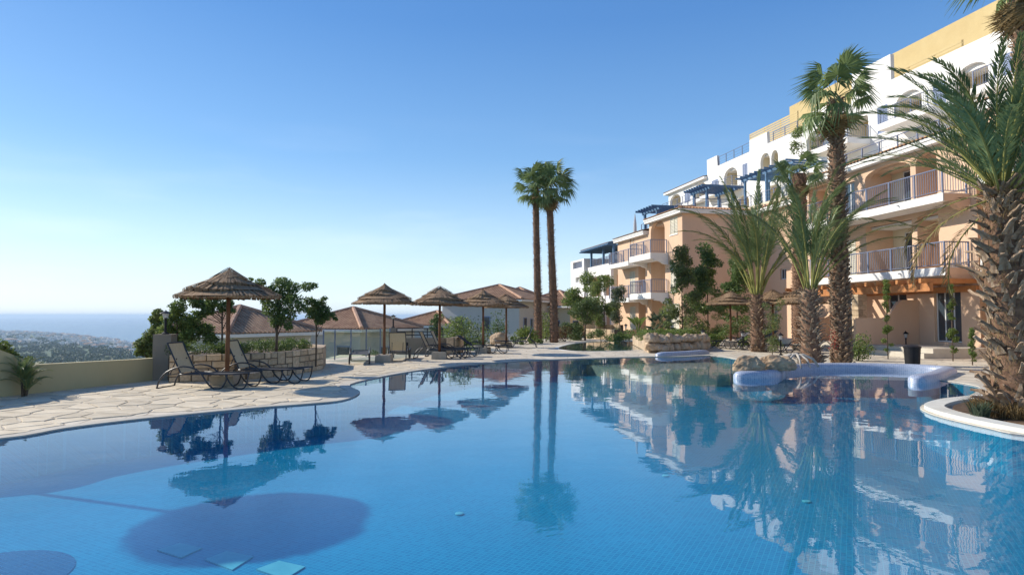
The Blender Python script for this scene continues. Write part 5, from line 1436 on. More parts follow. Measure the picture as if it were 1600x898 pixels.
def boots_on(parent, P, r0, r1, z_step, per, meshes, mode='parts', tilt=(28, 50), scale=(0.8, 1.2), name='leaf_base', skip=0):
    """spiral of leaf bases up a trunk; mode 'parts' = objects, 'stuff' = one joined mesh"""
    tot = len(P)-1; Lz = sum((P[i+1]-P[i]).length for i in range(tot)); n = int(Lz/z_step*per); V_, F_, MI = [], [], []
    for k in range(n):
        t = (k+0.5)/n; f = t*tot; i = min(tot-1, int(f)); q = P[i].lerp(P[i+1], f-i); r = r0+(r1-r0)*t
        a = k*2.39996+random.uniform(-.3, .3); tl = R(random.uniform(*tilt)); sc = random.uniform(*scale)*(1.12-0.38*t); me = random.choice(meshes)
        Mx = Matrix.Translation(q+Vector((math.cos(a), math.sin(a), 0))*r*0.93) @ Matrix.Rotation(a, 4, 'Z') @ Matrix.Rotation(tl, 4, 'Y') @ Matrix.Rotation(random.uniform(-.25, .25), 4, 'X') @ Matrix.Diagonal((sc, sc, sc, 1))
        if mode == 'parts':
            o = link(name, me, parent); o.matrix_local = Mx
        else:
            b0 = len(V_); V_ += [tuple(Mx @ v.co) for v in me.vertices]; F_ += [tuple(b0+j for j in p.vertices) for p in me.polygons]
    if mode == 'stuff':
        me = bpy.data.meshes.new('leaf_bases'); me.from_pydata(V_, [], F_); me.materials.append(meshes[0].materials[0]); me.update()
        tag(link('leaf_bases', me, parent), kind='stuff')
def crown(root, top, meshes, n, el=(75, -35), r=0.12, name='frond', sc=(0.85, 1.1), power=1.0, az0=0, dz=0.35, roll=0.35, azf=None):
    for k in range(n):
        t = (k+0.5)/n; e = el[0]+(el[1]-el[0])*t**power+random.uniform(-7, 7); a = az0+k*2.39996+random.uniform(-.2, .2)
        s_ = random.uniform(*sc); o = link(name, random.choice(meshes), root)
        z = top[2]+dz*(1-t)-dz*0.5
        o.location = (top[0]+math.cos(a)*r, top[1]+math.sin(a)*r, z); o.rotation_euler = (random.uniform(-roll, roll), -R(e), a); o.scale = (s_,)*3
# -- the big date palm at the right
random.seed(42)
DF = [frond_mesh('date_frond', 2.7, d, 64, 0.38, 0.026, seed=i) for i, d in enumerate((0.55, 0.85, 1.15, 1.45))]
DP = empty('date_palm', 'large date palm at the right edge, thick shaggy trunk in the kerbed bed', 'palm tree', (8.16, 10.45, 0))
tr_, P_ = trunk_core(DP, [(0.05, 0, -0.05), (0.04, 0, 0.5), (-0.02, 0, 1.4), (-0.12, 0, 2.4), (-0.12, 0, 3.3), (-0.10, 0, 3.75)], 0.36, 0.20)
BM = [boot_mesh('leaf_base', L, w, 0.045, i) for i, (L, w) in enumerate(((0.28, 0.12), (0.34, 0.13), (0.24, 0.14), (0.38, 0.11), (0.30, 0.10)))]
boots_on(tr_, P_, 0.36, 0.21, 0.1, 7.6, BM, 'parts', (-8, 48), (0.5, 1.25))
fb = MB(); rf_ = random.Random(12)
for _ in range(4500):
    t = rf_.random(); q = P_[min(len(P_)-1, int(t*len(P_)))]; a = rf_.uniform(0, 2*PI); rr = (0.36-0.15*t)*rf_.uniform(0.95, 1.25); u_ = Vector((math.cos(a), math.sin(a), 0)); w_ = Vector((-math.sin(a), math.cos(a), 0))*rf_.uniform(0.003, 0.010)
    p0 = q+u_*rr+Vector((0, 0, rf_.uniform(-.05, .05))); d_ = (u_*rf_.uniform(0.2, 1)+Vector((rf_.uniform(-.6, .6), rf_.uniform(-.6, .6), rf_.uniform(-1.1, 0.7)))).normalized()*rf_.uniform(0.05, 0.22)
    fb.quad(p0-w_, p0+d_*0.6-w_*0.7, p0+d_, p0+d_*0.6+w_*0.7)
tag(fb.build('trunk_fibre', M['deadleaf'], DP, fix=False), kind='stuff')
crown(DP, (-0.10, 0, 3.75), DF, 58, (80, 36), 0.10, sc=(0.78, 1.0), power=0.95)
dd_ = frond_mesh('dry_frond', 2.0, 1.6, 40, 0.34, 0.025, seed=9, mats=('deadleaf', 'rachis'))
crown(DP, (-0.10, 0, 3.6), [dd_], 7, (5, -35), 0.2, 'dry_frond')
# fibrous skirt and tufts at the foot
def tuft(n, R0, h, mats, seed, w=0.012, lean=0.6, name='grass'):
    rnd = random.Random(seed); b = MB()
    for _ in range(n):
        a = rnd.uniform(0, 2*PI); r = R0*math.sqrt(rnd.random()); p = Vector((r*math.cos(a), r*math.sin(a), 0)); la = rnd.uniform(0, 2*PI); l = lean*rnd.random()
        H = h*rnd.uniform(0.5, 1.1); tip = p+Vector((math.cos(la)*l*H, math.sin(la)*l*H, H)); mid = p+Vector((math.cos(la)*l*H*0.3, math.sin(la)*l*H*0.3, H*0.55)); s_ = Vector((-math.sin(la), math.cos(la), 0))*w
        b.quad(p-s_*0.6, mid-s_, tip, mid+s_)
    return b
b = tuft(1800, 0.62, 0.34, None, 4, 0.008, 1.5); o = b.build('root_fibre', M['deadleaf'], DP, fix=False); o.location = (0.03, 0, 0.0); tag(o, kind='stuff')
b = tuft(420, 0.22, 0.4, None, 5, 0.014, 0.9); o = b.build('seedling_shoots', M['leafgrey'], fix=False); o.location = (8.33, 9.9, 0.02); tag(o, 'grey green shoots sprouting at the foot of the big date palm', 'plant')
b = tuft(140, 0.12, 0.28, None, 6, 0.012, 0.8); o = b.build('seedling_shoots', M['leafgrey'], fix=False); o.location = (7.42, 10.2, 0.02); tag(o, 'small green tuft on the left side of the big date palm base', 'plant')

def at_px(px, Y, z=0.0): return ((px-800)/F*Y*math.cos(PITCH), Y, z)
# -- fan palms
FM = [fan_mesh('fan_leaf', 0.8, 0.8, d, i) for i, d in enumerate((0.45, 0.8, 1.15))]
FD = [fan_mesh('dead_fan_leaf', 0.5, 0.75, 1.0, 7, True), fan_mesh('dead_fan_leaf', 0.45, 0.7, 1.2, 8, True)]
SB = [boot_mesh('stub', 0.12, 0.08, 0.03, 20+i, 'boot2') for i in range(3)]
SBL = [boot_mesh('stub', 0.16, 0.11, 0.04, 30+i, 'boot') for i in range(3)]
def fan_palm(label, px, Y, H, r0, r1, lean=0.0, n=26, nd=8, sc=(0.9, 1.1), group=None, boots=SB, den=(0.1, 7), el=(82, -30), z=0.0, ndel=(-55, -85)):
    r = empty('fan_palm', label, 'palm tree', at_px(px, Y, z), 0, group)
    t, P = trunk_core(r, [(0, 0, -0.05), (lean*0.15, 0, H*0.25), (lean*0.45, 0.02, H*0.5), (lean*0.8, 0, H*0.78), (lean, 0, H)], r0, r1, n=12)
    boots_on(t, P, r0, r1, den[0], den[1], boots, 'stuff', (14, 45), (0.8, 1.3))
    crown(r, (lean, 0, H+0.1), FM, n, el, 0.12, 'fan_leaf', sc, 1.0, dz=0.5)
    if nd: crown(r, (lean, 0, H-0.25), FD, nd, ndel, 0.16, 'dead_fan_leaf', (0.8, 1.1), 1.0, dz=0.2)
    return r
fan_palm('left one of the slender twin fan palms in the middle of the picture', 841, 40, 9.7, 0.22, 0.18, -0.15, 19, 3, (0.85, 1.2), 'twin fan palms', den=(0.12, 6), el=(80, -38))
fan_palm('right one of the slender twin fan palms in the middle of the picture', 866, 39.6, 9.5, 0.24, 0.18, -0.28, 21, 4, (0.85, 1.2), 'twin fan palms', den=(0.12, 6), el=(74, -42))
fp = fan_palm('tall fan palm with rough brown trunk rising right behind the mosaic wall', 1313, 22, 9.15, 0.28, 0.19, 0.0, 18, 9, (0.75, 1.05), boots=SBL, den=(0.1, 8), el=(85, -25))
fan_palm('fan palm whose crown and dead skirt hang into the top right corner', 1618, 15.5, 9.9, 0.24, 0.20, -0.05, 14, 16, (0.8, 1.0), boots=SBL, den=(0.12, 6), el=(80, 10), ndel=(-60, -88))
fan_palm('reddish fan palm between the two date palms, head among their fronds', 1250, 33, 9.0, 0.36, 0.32, 0.1, 12, 6, (0.7, 0.9), boots=SB, den=(0.1, 9), el=(60, -10))
# -- middle date palms
DF2 = [frond_mesh('date_frond', 4.3, d, 84, 0.50, 0.032, seed=30+i, sweep=0.8, bare=0.26, v=0.2, hang=0.42) for i, d in enumerate((0.5, 0.95, 1.5))]
d1 = empty('date_palm', 'date palm with stout boot covered trunk right behind the mosaic wall, fronds arching right', 'palm tree', at_px(1266, 21.2), 0)
t_, P_ = trunk_core(d1, [(0, 0, -0.05), (0, 0, 1.0), (0.0, 0, 1.9), (0.02, 0, 2.5)], 0.31, 0.22)
boots_on(t_, P_, 0.31, 0.22, 0.12, 9, BM[:3], 'parts', (12, 40), (0.55, 0.85))
crown(d1, (0.02, 0, 2.5), DF2, 19, (88, 66), 0.12, sc=(0.85, 1.02))
for (a, e, s_, m_) in ((8, 62, 1.05, 2), (-10, 50, 1.0, 2), (25, 66, 1.05, 2), (170, 66, 0.95, 1), (-30, 58, 0.95, 2)):
    o = link('frond', DF2[m_], d1); o.location = (0.05, 0, 2.5); o.rotation_euler = (0, -R(e), R(a)); o.scale = (s_,)*3
DF3 = [frond_mesh('date_frond', 5.6, d, 96, 0.60, 0.04, seed=40+i, sweep=0.8, bare=0.28, v=0.2, hang=0.42) for i, d in enumerate((0.4, 0.85, 1.4))]
d2 = empty('date_palm', 'vase shaped date palm with long pale stems rising left of the others', 'palm tree', at_px(1183, 29.5), 0)
t_, P_ = trunk_core(d2, [(0, 0, -0.05), (0, 0, 1.4), (0.0, 0, 2.6)], 0.30, 0.24)
boots_on(t_, P_, 0.30, 0.24, 0.14, 9, BM[:3], 'stuff', (12, 40), (0.6, 0.9))
crown(d2, (0, 0, 2.6), DF3, 24, (88, 68), 0.15, sc=(0.85, 1.08))
for (a, e, s_) in ((178, 66, 0.9), (10, 60, 0.95), (200, 62, 0.8), (-20, 58, 0.85)):
    o = link('frond', DF3[2], d2); o.location = (0, 0, 2.6); o.rotation_euler = (0, -R(e), R(a)); o.scale = (s_,)*3
b = MB(); random.seed(9)
bq = MB()
for _ in range(60):
    p = Vector((random.uniform(-.12, .12), random.uniform(-.1, .1), random.uniform(0, 0.65))); s_ = 0.04; d = Vector((random.uniform(-1, 1), random.uniform(-1, 1), random.uniform(-.5, 1))).normalized(); e = d.orthogonal().normalized()*s_*0.5
    bq.quad(p, p+d*s_*0.6+e, p+d*s_*1.5, p+d*s_*0.6-e)
o = bq.build('red_flowers', M['red'], fix=False); c_ = at_px(1298, 21.5); o.location = (c_[0], c_[1]-0.15, 0.55); tag(o, 'small spray of red flowers against the left foot of the tall fan palm', 'flowers')
# small pygmy palm at the wall and dwarf fan palm in the garden
PF = [frond_mesh('small_frond', 0.62, d, 26, 0.16, 0.014, seed=60+i, bare=0.1) for i, d in enumerate((0.8, 1.3))]
p = G(38, 619); sp = empty('pygmy_palm', 'small dark feathery palm standing against the olive beige wall at the far left', 'palm tree', (p.x, p.y, 0))
for st in range(3):
    a = st*2.1; q = (0.06*math.cos(a), 0.06*math.sin(a), 0.14+0.13*st)
    b = MB(); b.tube([(q[0]*0.5, q[1]*0.5, -0.02), q], 0.022, 6); b.build('stem', M['bark'], sp)
    crown(sp, q, PF, 15, (88, 38), 0.02, 'frond', (0.6, 0.95), dz=0.05)
p = V(1033, 518, 41); sp = empty('dwarf_fan_palm', 'small grey fan palm in front of the pink block beside its white ground floor door', 'palm tree', (p.x, p.y, 0.3))
b = MB(); b.tube([(0, 0, -0.3), (0, 0, 0.75)], 0.13, 8); b.build('trunk', M['palmbark'], sp)
FG = fan_mesh('fan_leaf', 0.55, 0.5, 0.3, 77); FG.materials[0] = M['leafgrey']
crown(sp, (0, 0, 0.8), [FG], 22, (70, -20), 0.05, 'fan_leaf', (0.8, 1.1))
# banana-like plant
p = V(997, 512, 44); sp = empty('banana_plant', 'broad leaved banana plant in front of the cream garden door', 'plant', (p.x, p.y, 0.3))
for k in range(7):
    b = MB(); a = k*0.9; pts = [Vector((0, 0, 0)), Vector((0.15*math.cos(a), 0.1*math.sin(a), 0.6)), Vector((0.45*math.cos(a), 0.3*math.sin(a), 1.1)), Vector((0.9*math.cos(a), 0.6*math.sin(a), 1.3))]
    b.tube(pts[:3], 0.025, 4); wv = Vector((-math.sin(a), math.cos(a), 0))*0.16; b.quad(pts[1], pts[2]-wv, pts[3], pts[2]+wv); b.build('leaf', M['leaf'], sp, fix=False)

# ================================================================== TREES, SHRUBS
def leaf_quads(P, size, rng, flat=0.0, aspect=0.5):
    n = len(P); d = rng.normal(size=(n, 3)); d[:, 2] *= (1-flat); d /= np.linalg.norm(d, axis=1)[:, None]
    e = rng.normal(size=(n, 3)); e -= (e*d).sum(1)[:, None]*d; e /= np.linalg.norm(e, axis=1)[:, None]
    s = size*rng.uniform(0.6, 1.3, n)[:, None]
    V_ = np.stack([P-d*s*0.5, P+e*s*aspect*0.5, P+d*s*0.5, P-e*s*aspect*0.5], 1).reshape(-1, 3)
    return V_, np.arange(n*4).reshape(-1, 4)
def foliage(parent, clumps, n, size, mats, seed, name='crown', aspect=0.55, shell=0.35):
    """clumps: list of (x,y,z,rx,ry,rz); leaves denser near each clump's skin"""
    rng = np.random.default_rng(seed); c = np.array(clumps, float); vol = (c[:, 3]*c[:, 4]*c[:, 5])**(0.67); pr = vol/vol.sum()
    idx = rng.choice(len(c), n, p=pr); d = rng.normal(size=(n, 3)); d /= np.linalg.norm(d, axis=1)[:, None]
    rad = rng.uniform(shell**3, 1, n)**(1/3); rad *= 1+0.12*rng.normal(size=n)
    P = c[idx, :3]+d*rad[:, None]*c[idx, 3:]
    V_, F_ = leaf_quads(P, size, rng, aspect=aspect)
    mi = (rng.random(n) < 0.3).astype(np.int32) if len(mats) > 1 else None
    return mesh_np(name, V_, F_, [M[m] for m in mats], parent, mi)
def rnd_clumps(rng, cx, cz, R_, H, n, r=(0.25, 0.5), shape='round'):
    out = []
    for i in range(n):
        t = rng.uniform(0, 1); a = rng.uniform(0, 2*PI)
        if shape == 'round': z = cz+(t-0.5)*H; rr = R_*math.sqrt(max(0.05, 1-(2*t-1)**2))*math.sqrt(rng.random())
        elif shape == 'cone': z = cz-H/2+t*H; rr = R_*(1-t*0.85)*math.sqrt(rng.random())
        else: z = cz-H/2+t*H; rr = R_*math.sqrt(rng.random())
        q = rng.uniform(*r); out.append((cx+rr*math.cos(a), rr*math.sin(a), z, q, q, q*rng.uniform(0.55, 0.9)))
    return out
def tree(name, label, cat, loc, H, cr, cz, ch, n, size, mats, seed, shape='round', trunk_r=0.06, nc=16, r=(0.25, 0.5), limbs=6, group=None, lean=0.0, bark='bark', clumps=None):
    rng = random.Random(seed); root = empty(name, label, cat, loc, 0, group)
    cl = clumps or rnd_clumps(rng, lean, cz, cr, ch, nc, r, shape)
    if trunk_r:
        b = MB(); zt = cz-ch*0.1 if shape != 'cone' else cz+ch*0.4
        b.tube([(0, 0, -0.3), (lean*0.2, rng.uniform(-.03, .03), zt*0.4), (lean*0.6, rng.uniform(-.05, .05), zt*0.75), (lean, 0, zt)], trunk_r, 8, trunk_r*0.45, jit=0.08); b.build('trunk', M[bark], root, smooth=True)
        ks = sorted(cl, key=lambda c: -c[3])[:limbs]
        for c in ks:
            z0 = max(0.3, min(c[2]-0.25*H*rng.random()-0.2, zt*0.9)); b = MB(); x0 = lean*min(1, z0/zt)
            b.tube([(x0, 0, z0), ((x0+c[0])/2, c[1]/2+rng.uniform(-.05, .05), (z0+c[2])/2), (c[0], c[1], c[2])], trunk_r*0.4, 5, trunk_r*0.12); b.build('limb', M[bark], root)
    foliage(root, cl, n, size, mats, seed)
    return root
# three small trees and shrubs in and behind the stone planter
def at2(px, py, Y): p = V(px, py, Y); return (p.x, p.y, p.z)
def px_clumps(base, Y, lst):
    """clumps given where they stand at distance Y, relative to the tree's base"""
    out = []
    for (px, py, r) in lst:
        p = V(px, py, Y); rr = r/F*Y; out.append((p.x-base[0], random.uniform(-.5, .5)*rr*1.5, p.z-base[2], rr, rr, rr*0.8))
    return out
random.seed(77)
Y = 18.0; bs = (V(432, 543, Y).x, Y, 0.5)
tree('carob_tree', 'round leaved dark green tree in the planter just right of the nearest thatched umbrella', 'tree', bs, 2.6, 1, 1.7, 2, 7800, 0.068, ('leafdark', 'leaf'), 5, trunk_r=0.045, limbs=10, clumps=px_clumps(bs, Y, [(438, 444, 15), (458, 450, 12), (420, 458, 13), (440, 465, 17), (462, 470, 14), (425, 482, 15), (446, 490, 16), (470, 482, 10), (482, 448, 10), (491, 446, 6), (432, 503, 12), (405, 442, 9), (393, 437, 5), (412, 470, 8), (452, 510, 8), (420, 452, 8)]))
bs = (V(487, 543, Y).x, Y+0.4, 0.5)
tree('carob_tree', 'smaller slender tree at the right end of the stone planter', 'tree', bs, 2.3, 1, 1.7, 2, 3300, 0.068, ('leafdark', 'leaf'), 6, trunk_r=0.028, limbs=8, clumps=px_clumps(bs, Y, [(478, 470, 9), (490, 476, 12), (500, 486, 11), (484, 490, 11), (505, 495, 8), (495, 500, 9), (514, 492, 5), (518, 498, 4), (476, 483, 6), (500, 466, 5)]))
Y = 17.4; bs = (V(347, 545, Y).x, Y, 0.5)
tree('carob_tree', 'thin branching tree directly behind the nearest umbrella pole', 'tree', bs, 2.3, 1, 1.7, 2, 2800, 0.08, ('leafdark', 'leaf'), 7, trunk_r=0.035, limbs=9, clumps=px_clumps(bs, Y, [(305, 472, 12), (320, 478, 11), (336, 472, 12), (350, 480, 11), (314, 492, 10), (356, 474, 8), (300, 465, 7), (330, 486, 8), (362, 485, 6)]))
bs = (V(275, 545, 17.6).x, 17.6, 0.3)
tree('shrub', 'dense mixed green shrub spilling round the square pillar at the left of the planter', 'shrub', bs, 2.3, 1, 1.4, 2, 7500, 0.075, ('leaf', 'leafdark'), 8, trunk_r=0.04, limbs=5, clumps=px_clumps(bs, 17.6, [(282, 480, 13), (285, 500, 16), (278, 520, 18), (262, 497, 12), (275, 540, 14), (300, 505, 13), (300, 525, 15), (262, 515, 12), (318, 515, 14), (286, 466, 7), (330, 530, 12), (268, 548, 7), (265, 555, 5), (275, 490, 10)]))
bs = (V(238, 540, 21).x, 21, -1.4)
tree('shrub', 'olive green bush beyond the wall, left of the square pillar', 'shrub', bs, 3, 1, 1.4, 2, 6000, 0.10, ('leafolive', 'leaf'), 9, trunk_r=0.05, limbs=5, clumps=px_clumps(bs, 21, [(240, 498, 10), (247, 512, 14), (236, 525, 13), (226, 537, 11), (240, 545, 14), (220, 549, 9), (250, 490, 8), (258, 520, 12), (248, 486, 5), (230, 552, 9), (214, 552, 6)]))
bs = (V(8, 560, 17).x, 17, -1.4)
tree('shrub', 'green bush rising behind the far left end of the olive wall', 'shrub', bs, 2.4, 1, 1.4, 2, 1900, 0.085, ('leaf', 'leafolive'), 10, trunk_r=0.04, limbs=3, clumps=px_clumps(bs, 17, [(2, 540, 12), (8, 552, 12), (20, 560, 10), (-8, 545, 14), (30, 565, 8), (-4, 560, 12), (42, 562, 7)]))
# low planting inside the planter
rng = random.Random(4); cl = []
pwv = [Vector(p) for p in pw]
for i in range(70):
    k = rng.randrange(len(pwv)-1); q = pwv[k].lerp(pwv[k+1], rng.random()); nrm = Vector((pwv[k+1]-pwv[k])).normalized(); q = q+Vector((-nrm.y, nrm.x))*rng.uniform(0.22, 0.9); cl.append((q.x, q.y, 0.74+rng.uniform(-.03, .12), 0.19, 0.19, 0.17))
hd = empty('hedge', 'low leafy groundcover hedge filling the curved stone planter', 'hedge'); foliage(hd, cl, 9500, 0.065, ('leafdark', 'leaf'), 3, 'leaves', aspect=0.35)
# bushes along the far edge of the deck and round the garden
def bush(label, px, py, Y, w, h, mats, seed, n=1500, size=0.09, name='bush', cat='bush', z0=0.0, group=None, nc=9):
    p = V(px, py, Y); z0 = z0 if z0 is not None else p.z
    rng = random.Random(seed); rt = empty(name, label, cat, (p.x, Y, z0), 0, group); W = w/F*Y/2; H = h/F*Y; cl = []
    for i in range(nc):
        x = rng.uniform(-1, 1); r_ = H*rng.uniform(0.22, 0.36); z = r_*0.6+(H-r_*1.3)*rng.random()*(1-abs(x)**2*0.7); cl.append((x*max(0.05, W-r_*0.6), rng.uniform(-.5, .5)*W, z, r_, r_, r_*0.85))
    b = MB()
    for c in cl[:4]: b.tube([(c[0]*0.2, c[1]*0.2, -0.05), (c[0]*0.7, c[1]*0.7, c[2]*0.6), (c[0], c[1], c[2])], 0.02, 4, 0.008)
    b.build('stems', M['bark'], rt); foliage(rt, cl, n, size, mats, seed, 'leaves'); return rt
bush('leafy bush beside the low stone wall end, left of the fourth umbrella pole', 718, 545, 31, 62, 72, ('leaf', 'leafolive'), 51, 2600, 0.12, z0=-0.6)
bush('grey green bush top in front of the tall pale house', 740, 520, 36, 46, 78, ('leafgrey', 'leaf'), 52, 1800, 0.13, z0=-0.8)
bush('bright yellow green bush behind the lounger facing left', 815, 535, 38, 52, 36, ('leaflime', 'leaf'), 53, 1500, 0.12)
bush('yellow green bush between the twin fan palm trunks', 853, 535, 41.5, 22, 48, ('leaflime', 'leaf'), 54, 900, 0.12)
bush('rusty leaved bush at the foot of the right twin fan palm', 882, 535, 40.8, 26, 30, ('leafrust', 'leafolive'), 55, 900, 0.1)
bush('low dark bush below the window of the tall house', 810, 538, 37, 80, 16, ('leafdark', 'leaf'), 56, 1200, 0.1)
bush('dark slim bush against the pale house wall, left of the lounger facing left', 778, 530, 42, 18, 50, ('leafdark',), 57, 800, 0.12)
bush('small green weed clump seen through the glass balustrade', 580, 552, 27, 26, 20, ('leafolive',), 58, 500, 0.08, z0=-0.2)
tree('cypress', 'dark tapered evergreen behind the third umbrella pole', 'tree', at_px(683, 33, -2.5), 4, 0.45, 2.7, 3.6, 2200, 0.13, ('leafdark', 'leafgrey'), 59, 'cone', 0.06, 20, (0.2, 0.34), 3)
# weeping pepper trees in front of the farthest block
tree('pepper_tree', 'green tree standing in front of the farthest white tower', 'tree', at_px(912, 56), 6, 1.5, 3.6, 4.0, 7000, 0.17, ('leaf', 'leafdark'), 60, 'round', 0.1, 18, (0.4, 0.8), 6)
tree('pepper_tree', 'weeping light green tree in front of the white arches', 'tree', at_px(944, 50), 5, 1.3, 2.8, 3.8, 7500, 0.14, ('leaf', 'leafolive'), 61, 'round', 0.08, 20, (0.35, 0.6), 6)
tree('pepper_tree', 'dark feathery bush right of the twin fan palms', 'tree', at_px(914, 43, 0.0), 3.2, 1.6, 1.3, 2.4, 6000, 0.13, ('leafdark', 'leafolive'), 62, 'round', 0.08, 18, (0.3, 0.6), 6)
tree('pepper_tree', 'grey green bush hanging over the far garden arches', 'tree', at_px(968, 46), 4, 0.8, 2.0, 3.2, 3200, 0.12, ('leafgrey', 'leafolive'), 63, 'round', 0.05, 12, (0.25, 0.45), 4)
bush('low dark bed behind the lamp post by the plunge pool', 985, 526, 39, 62, 22, ('leafdark', 'leaf'), 64, 1800, 0.1)
bush('shrubs at the foot of the weeping trees', 940, 527, 41, 60, 22, ('leafolive', 'leaf'), 65, 1500, 0.1)
cl = [(q.x+random.uniform(-.5, .8), q.y+random.uniform(0.6, 4.5), 0.72+random.uniform(0, .12), 0.3, 0.3, 0.22) for q in [qa.lerp(qb, t/24) for t in range(25)]]
hd = empty('groundcover', 'leafy green groundcover on the boulder planter', 'plant'); foliage(hd, cl, 5200, 0.085, ('leaf', 'leafdark'), 66, 'leaves')
tree('young_tree', 'light green slender young tree nearest to the white ground floor door of the pink block', 'tree', at_px(1066, 36.5, 0.3), 5, 1.2, 3.0, 4.4, 8000, 0.13, ('leafolive', 'leaf'), 67, 'cone', 0.045, 40, (0.3, 0.5), 8)
tree('young_tree', 'dark green slender tree against the blank shaded end wall', 'tree', at_px(1106, 37.5, 0.2), 5, 1.3, 3.6, 3.7, 8000, 0.15, ('leafdark', 'leaf'), 68, 'cone', 0.045, 30, (0.3, 0.55), 8)
tree('young_tree', 'broad darkest tree against the end wall, left of the vase shaped date palm', 'tree', at_px(1152, 41, 0.2), 5, 1.6, 3.0, 4.0, 8000, 0.15, ('leafdark',), 69, 'cone', 0.05, 30, (0.35, 0.6), 6)
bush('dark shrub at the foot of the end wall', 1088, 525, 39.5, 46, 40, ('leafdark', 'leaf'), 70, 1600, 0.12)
bush('round green shrub below the right hand garden umbrella', 1135, 530, 34.5, 76, 26, ('leaf', 'leafdark'), 71, 2200, 0.09)
bush('low shrub right of the date palm trunk', 1180, 530, 33.5, 50, 22, ('leafdark', 'leaf'), 72, 1200, 0.09)
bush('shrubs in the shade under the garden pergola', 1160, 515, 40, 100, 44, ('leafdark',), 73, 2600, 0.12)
tree('climbing_plant', 'green climber on stakes left of the stout date palm', 'plant', at_px(1206, 27.2, 0.0), 2.4, 0.42, 1.15, 2.2, 1900, 0.07, ('leafolive', 'leaf'), 74, 'col', 0.02, 16, (0.16, 0.26), 3)
bush('leafy green shrub behind the black litter bin', 1340, 545, 23.5, 42, 50, ('leaf', 'leafdark'), 75, 1300, 0.08)
for (px, Y, h, w, lab) in ((1120, 36, 3.1, 0.42, 'thick dark cypress column left of the garden umbrella pole'), (1386, 24.6, 3.0, 0.17, 'slim cypress in the bed left of the terrace lantern'), (1322, 25.0, 2.9, 0.14, 'slim cypress just right of the tall fan palm trunk'), (1487, 23.4, 3.0, 0.17, 'slim cypress in front of the glass terrace door'), (1517, 21.5, 1.2, 0.12, 'short climbing stem beside the big date palm trunk')):
    tree('cypress', lab, 'tree', at_px(px, Y, 0.02), h, w, h*0.55, h*0.9, int(5200*h*w+900), 0.055, ('leaf', 'leafdark'), int(px), 'cone' if w < 0.3 else 'col', 0.02, 26, (w*0.5, w*0.8), 0, 'cypresses in the garden beds')
gb = [(1342, 549, 24, 14), (1368, 550, 30, 12), (1405, 551, 26, 12), (1425, 550, 26, 16), (1392, 552, 20, 9), (1448, 555, 30, 10), (1470, 557, 22, 9), (1495, 558, 24, 8), (1512, 558, 18, 10)]
for i, (px, py, w, h) in enumerate(gb):
    bush(['low tuft next to the litter bin', 'wide tuft right of the litter bin', 'tuft left of the terrace lantern foot', 'tallest tuft right of the terrace lantern foot', 'tiny tuft at the foot of the slim cypress', 'grey tuft at the deck edge before the terrace', 'second grey tuft at the deck edge', 'brown green tuft below the glass door cypress', 'small tuft touching the big palm trunk'][i],
         px, py, G(px, py).y, w, h, (('leafgrey', 'leafdark') if i > 4 else ('leafdark', 'leafgrey')), 80+i, 420, 0.05, 'tuft', 'plant', group='tufts in the terrace bed')
tree('young_tree', 'small tree on the white terrace high behind the palms', 'tree', at_px(1258, 53, 14.8), 2.5, 0.8, 1.3, 2.2, 1200, 0.16, ('leaf', 'leafolive'), 99, 'round', 0.04, 10, (0.3, 0.5), 4)
tree('young_tree', 'wispy potted tree on the white terrace left of the tall fan palm', 'tree', at_px(1284, 51, 14.8), 2.2, 0.5, 1.2, 2.2, 500, 0.15, ('leafolive',), 98, 'col', 0.03, 8, (0.2, 0.35), 4)

# ================================================================== SMALL THINGS
q = G(1352, 563); r = empty('litter_bin', 'black round litter bin with a lid behind the blue mosaic wall', 'bin', (q.x, 20.9, 0))
b = MB(); b.lathe([(0.20, 0), (0.21, 0.02), (0.245, 0.62), (0.235, 0.62), (0.2, 0.1)], 24); b.build('bin_body', M['black'], r, smooth=False)
b = MB(); b.lathe([(0.26, 0.60), (0.265, 0.645), (0.24, 0.66), (0.2, 0.67), (0.15, 0.69), (0.06, 0.70)], 24); b.build('bin_lid', M['black'], r)
lamp('garden_lantern', 'black garden lantern in the bed before the right hand terrace', (*G(1416, 551).xy, 0.0), 0.98, s=1.1)
lamp('garden_lantern', 'black garden lantern by the plunge pool wall', (*G(978, 529).xy, 0.0), 1.1, s=1.2)
lamp('garden_lantern', 'black garden lantern left of the right hand garden umbrella', (*at_px(1098, 34)[:2], 0.0), 0.95, s=1.2)
lamp('garden_lantern', 'black garden lantern between the loungers and the date palm at right', (*at_px(1160, 31.5)[:2], 0.0), 0.95, s=1.2)
lamp('garden_lantern', 'black garden lantern beside the climbing plant', (*at_px(1219, 27)[:2], 0.0), 0.95, s=1.1)
# bleached root with radiating arms
r = empty('bleached_root', 'bleached white octopus shaped dead root resting behind the mosaic wall', 'driftwood', (*at_px(1243, 19.6)[:2], 0.12))
b = MB(); random.seed(13)
for k in range(11):
    a = 2*PI*k/11+random.uniform(-.15, .15); L_ = random.uniform(0.5, 0.75)
    b.tube([(0, 0, 0.30), (0.3*L_*math.cos(a), 0.3*L_*math.sin(a), 0.34), (0.75*L_*math.cos(a), 0.75*L_*math.sin(a), 0.22), (L_*math.cos(a), L_*math.sin(a), -0.02)], 0.055, 6, 0.02, jit=0.15)
b.lathe([(0.02, 0.25), (0.14, 0.29), (0.1, 0.37), (0.02, 0.40)], 8); b.build('root', M['deadwood'], r, smooth=True)

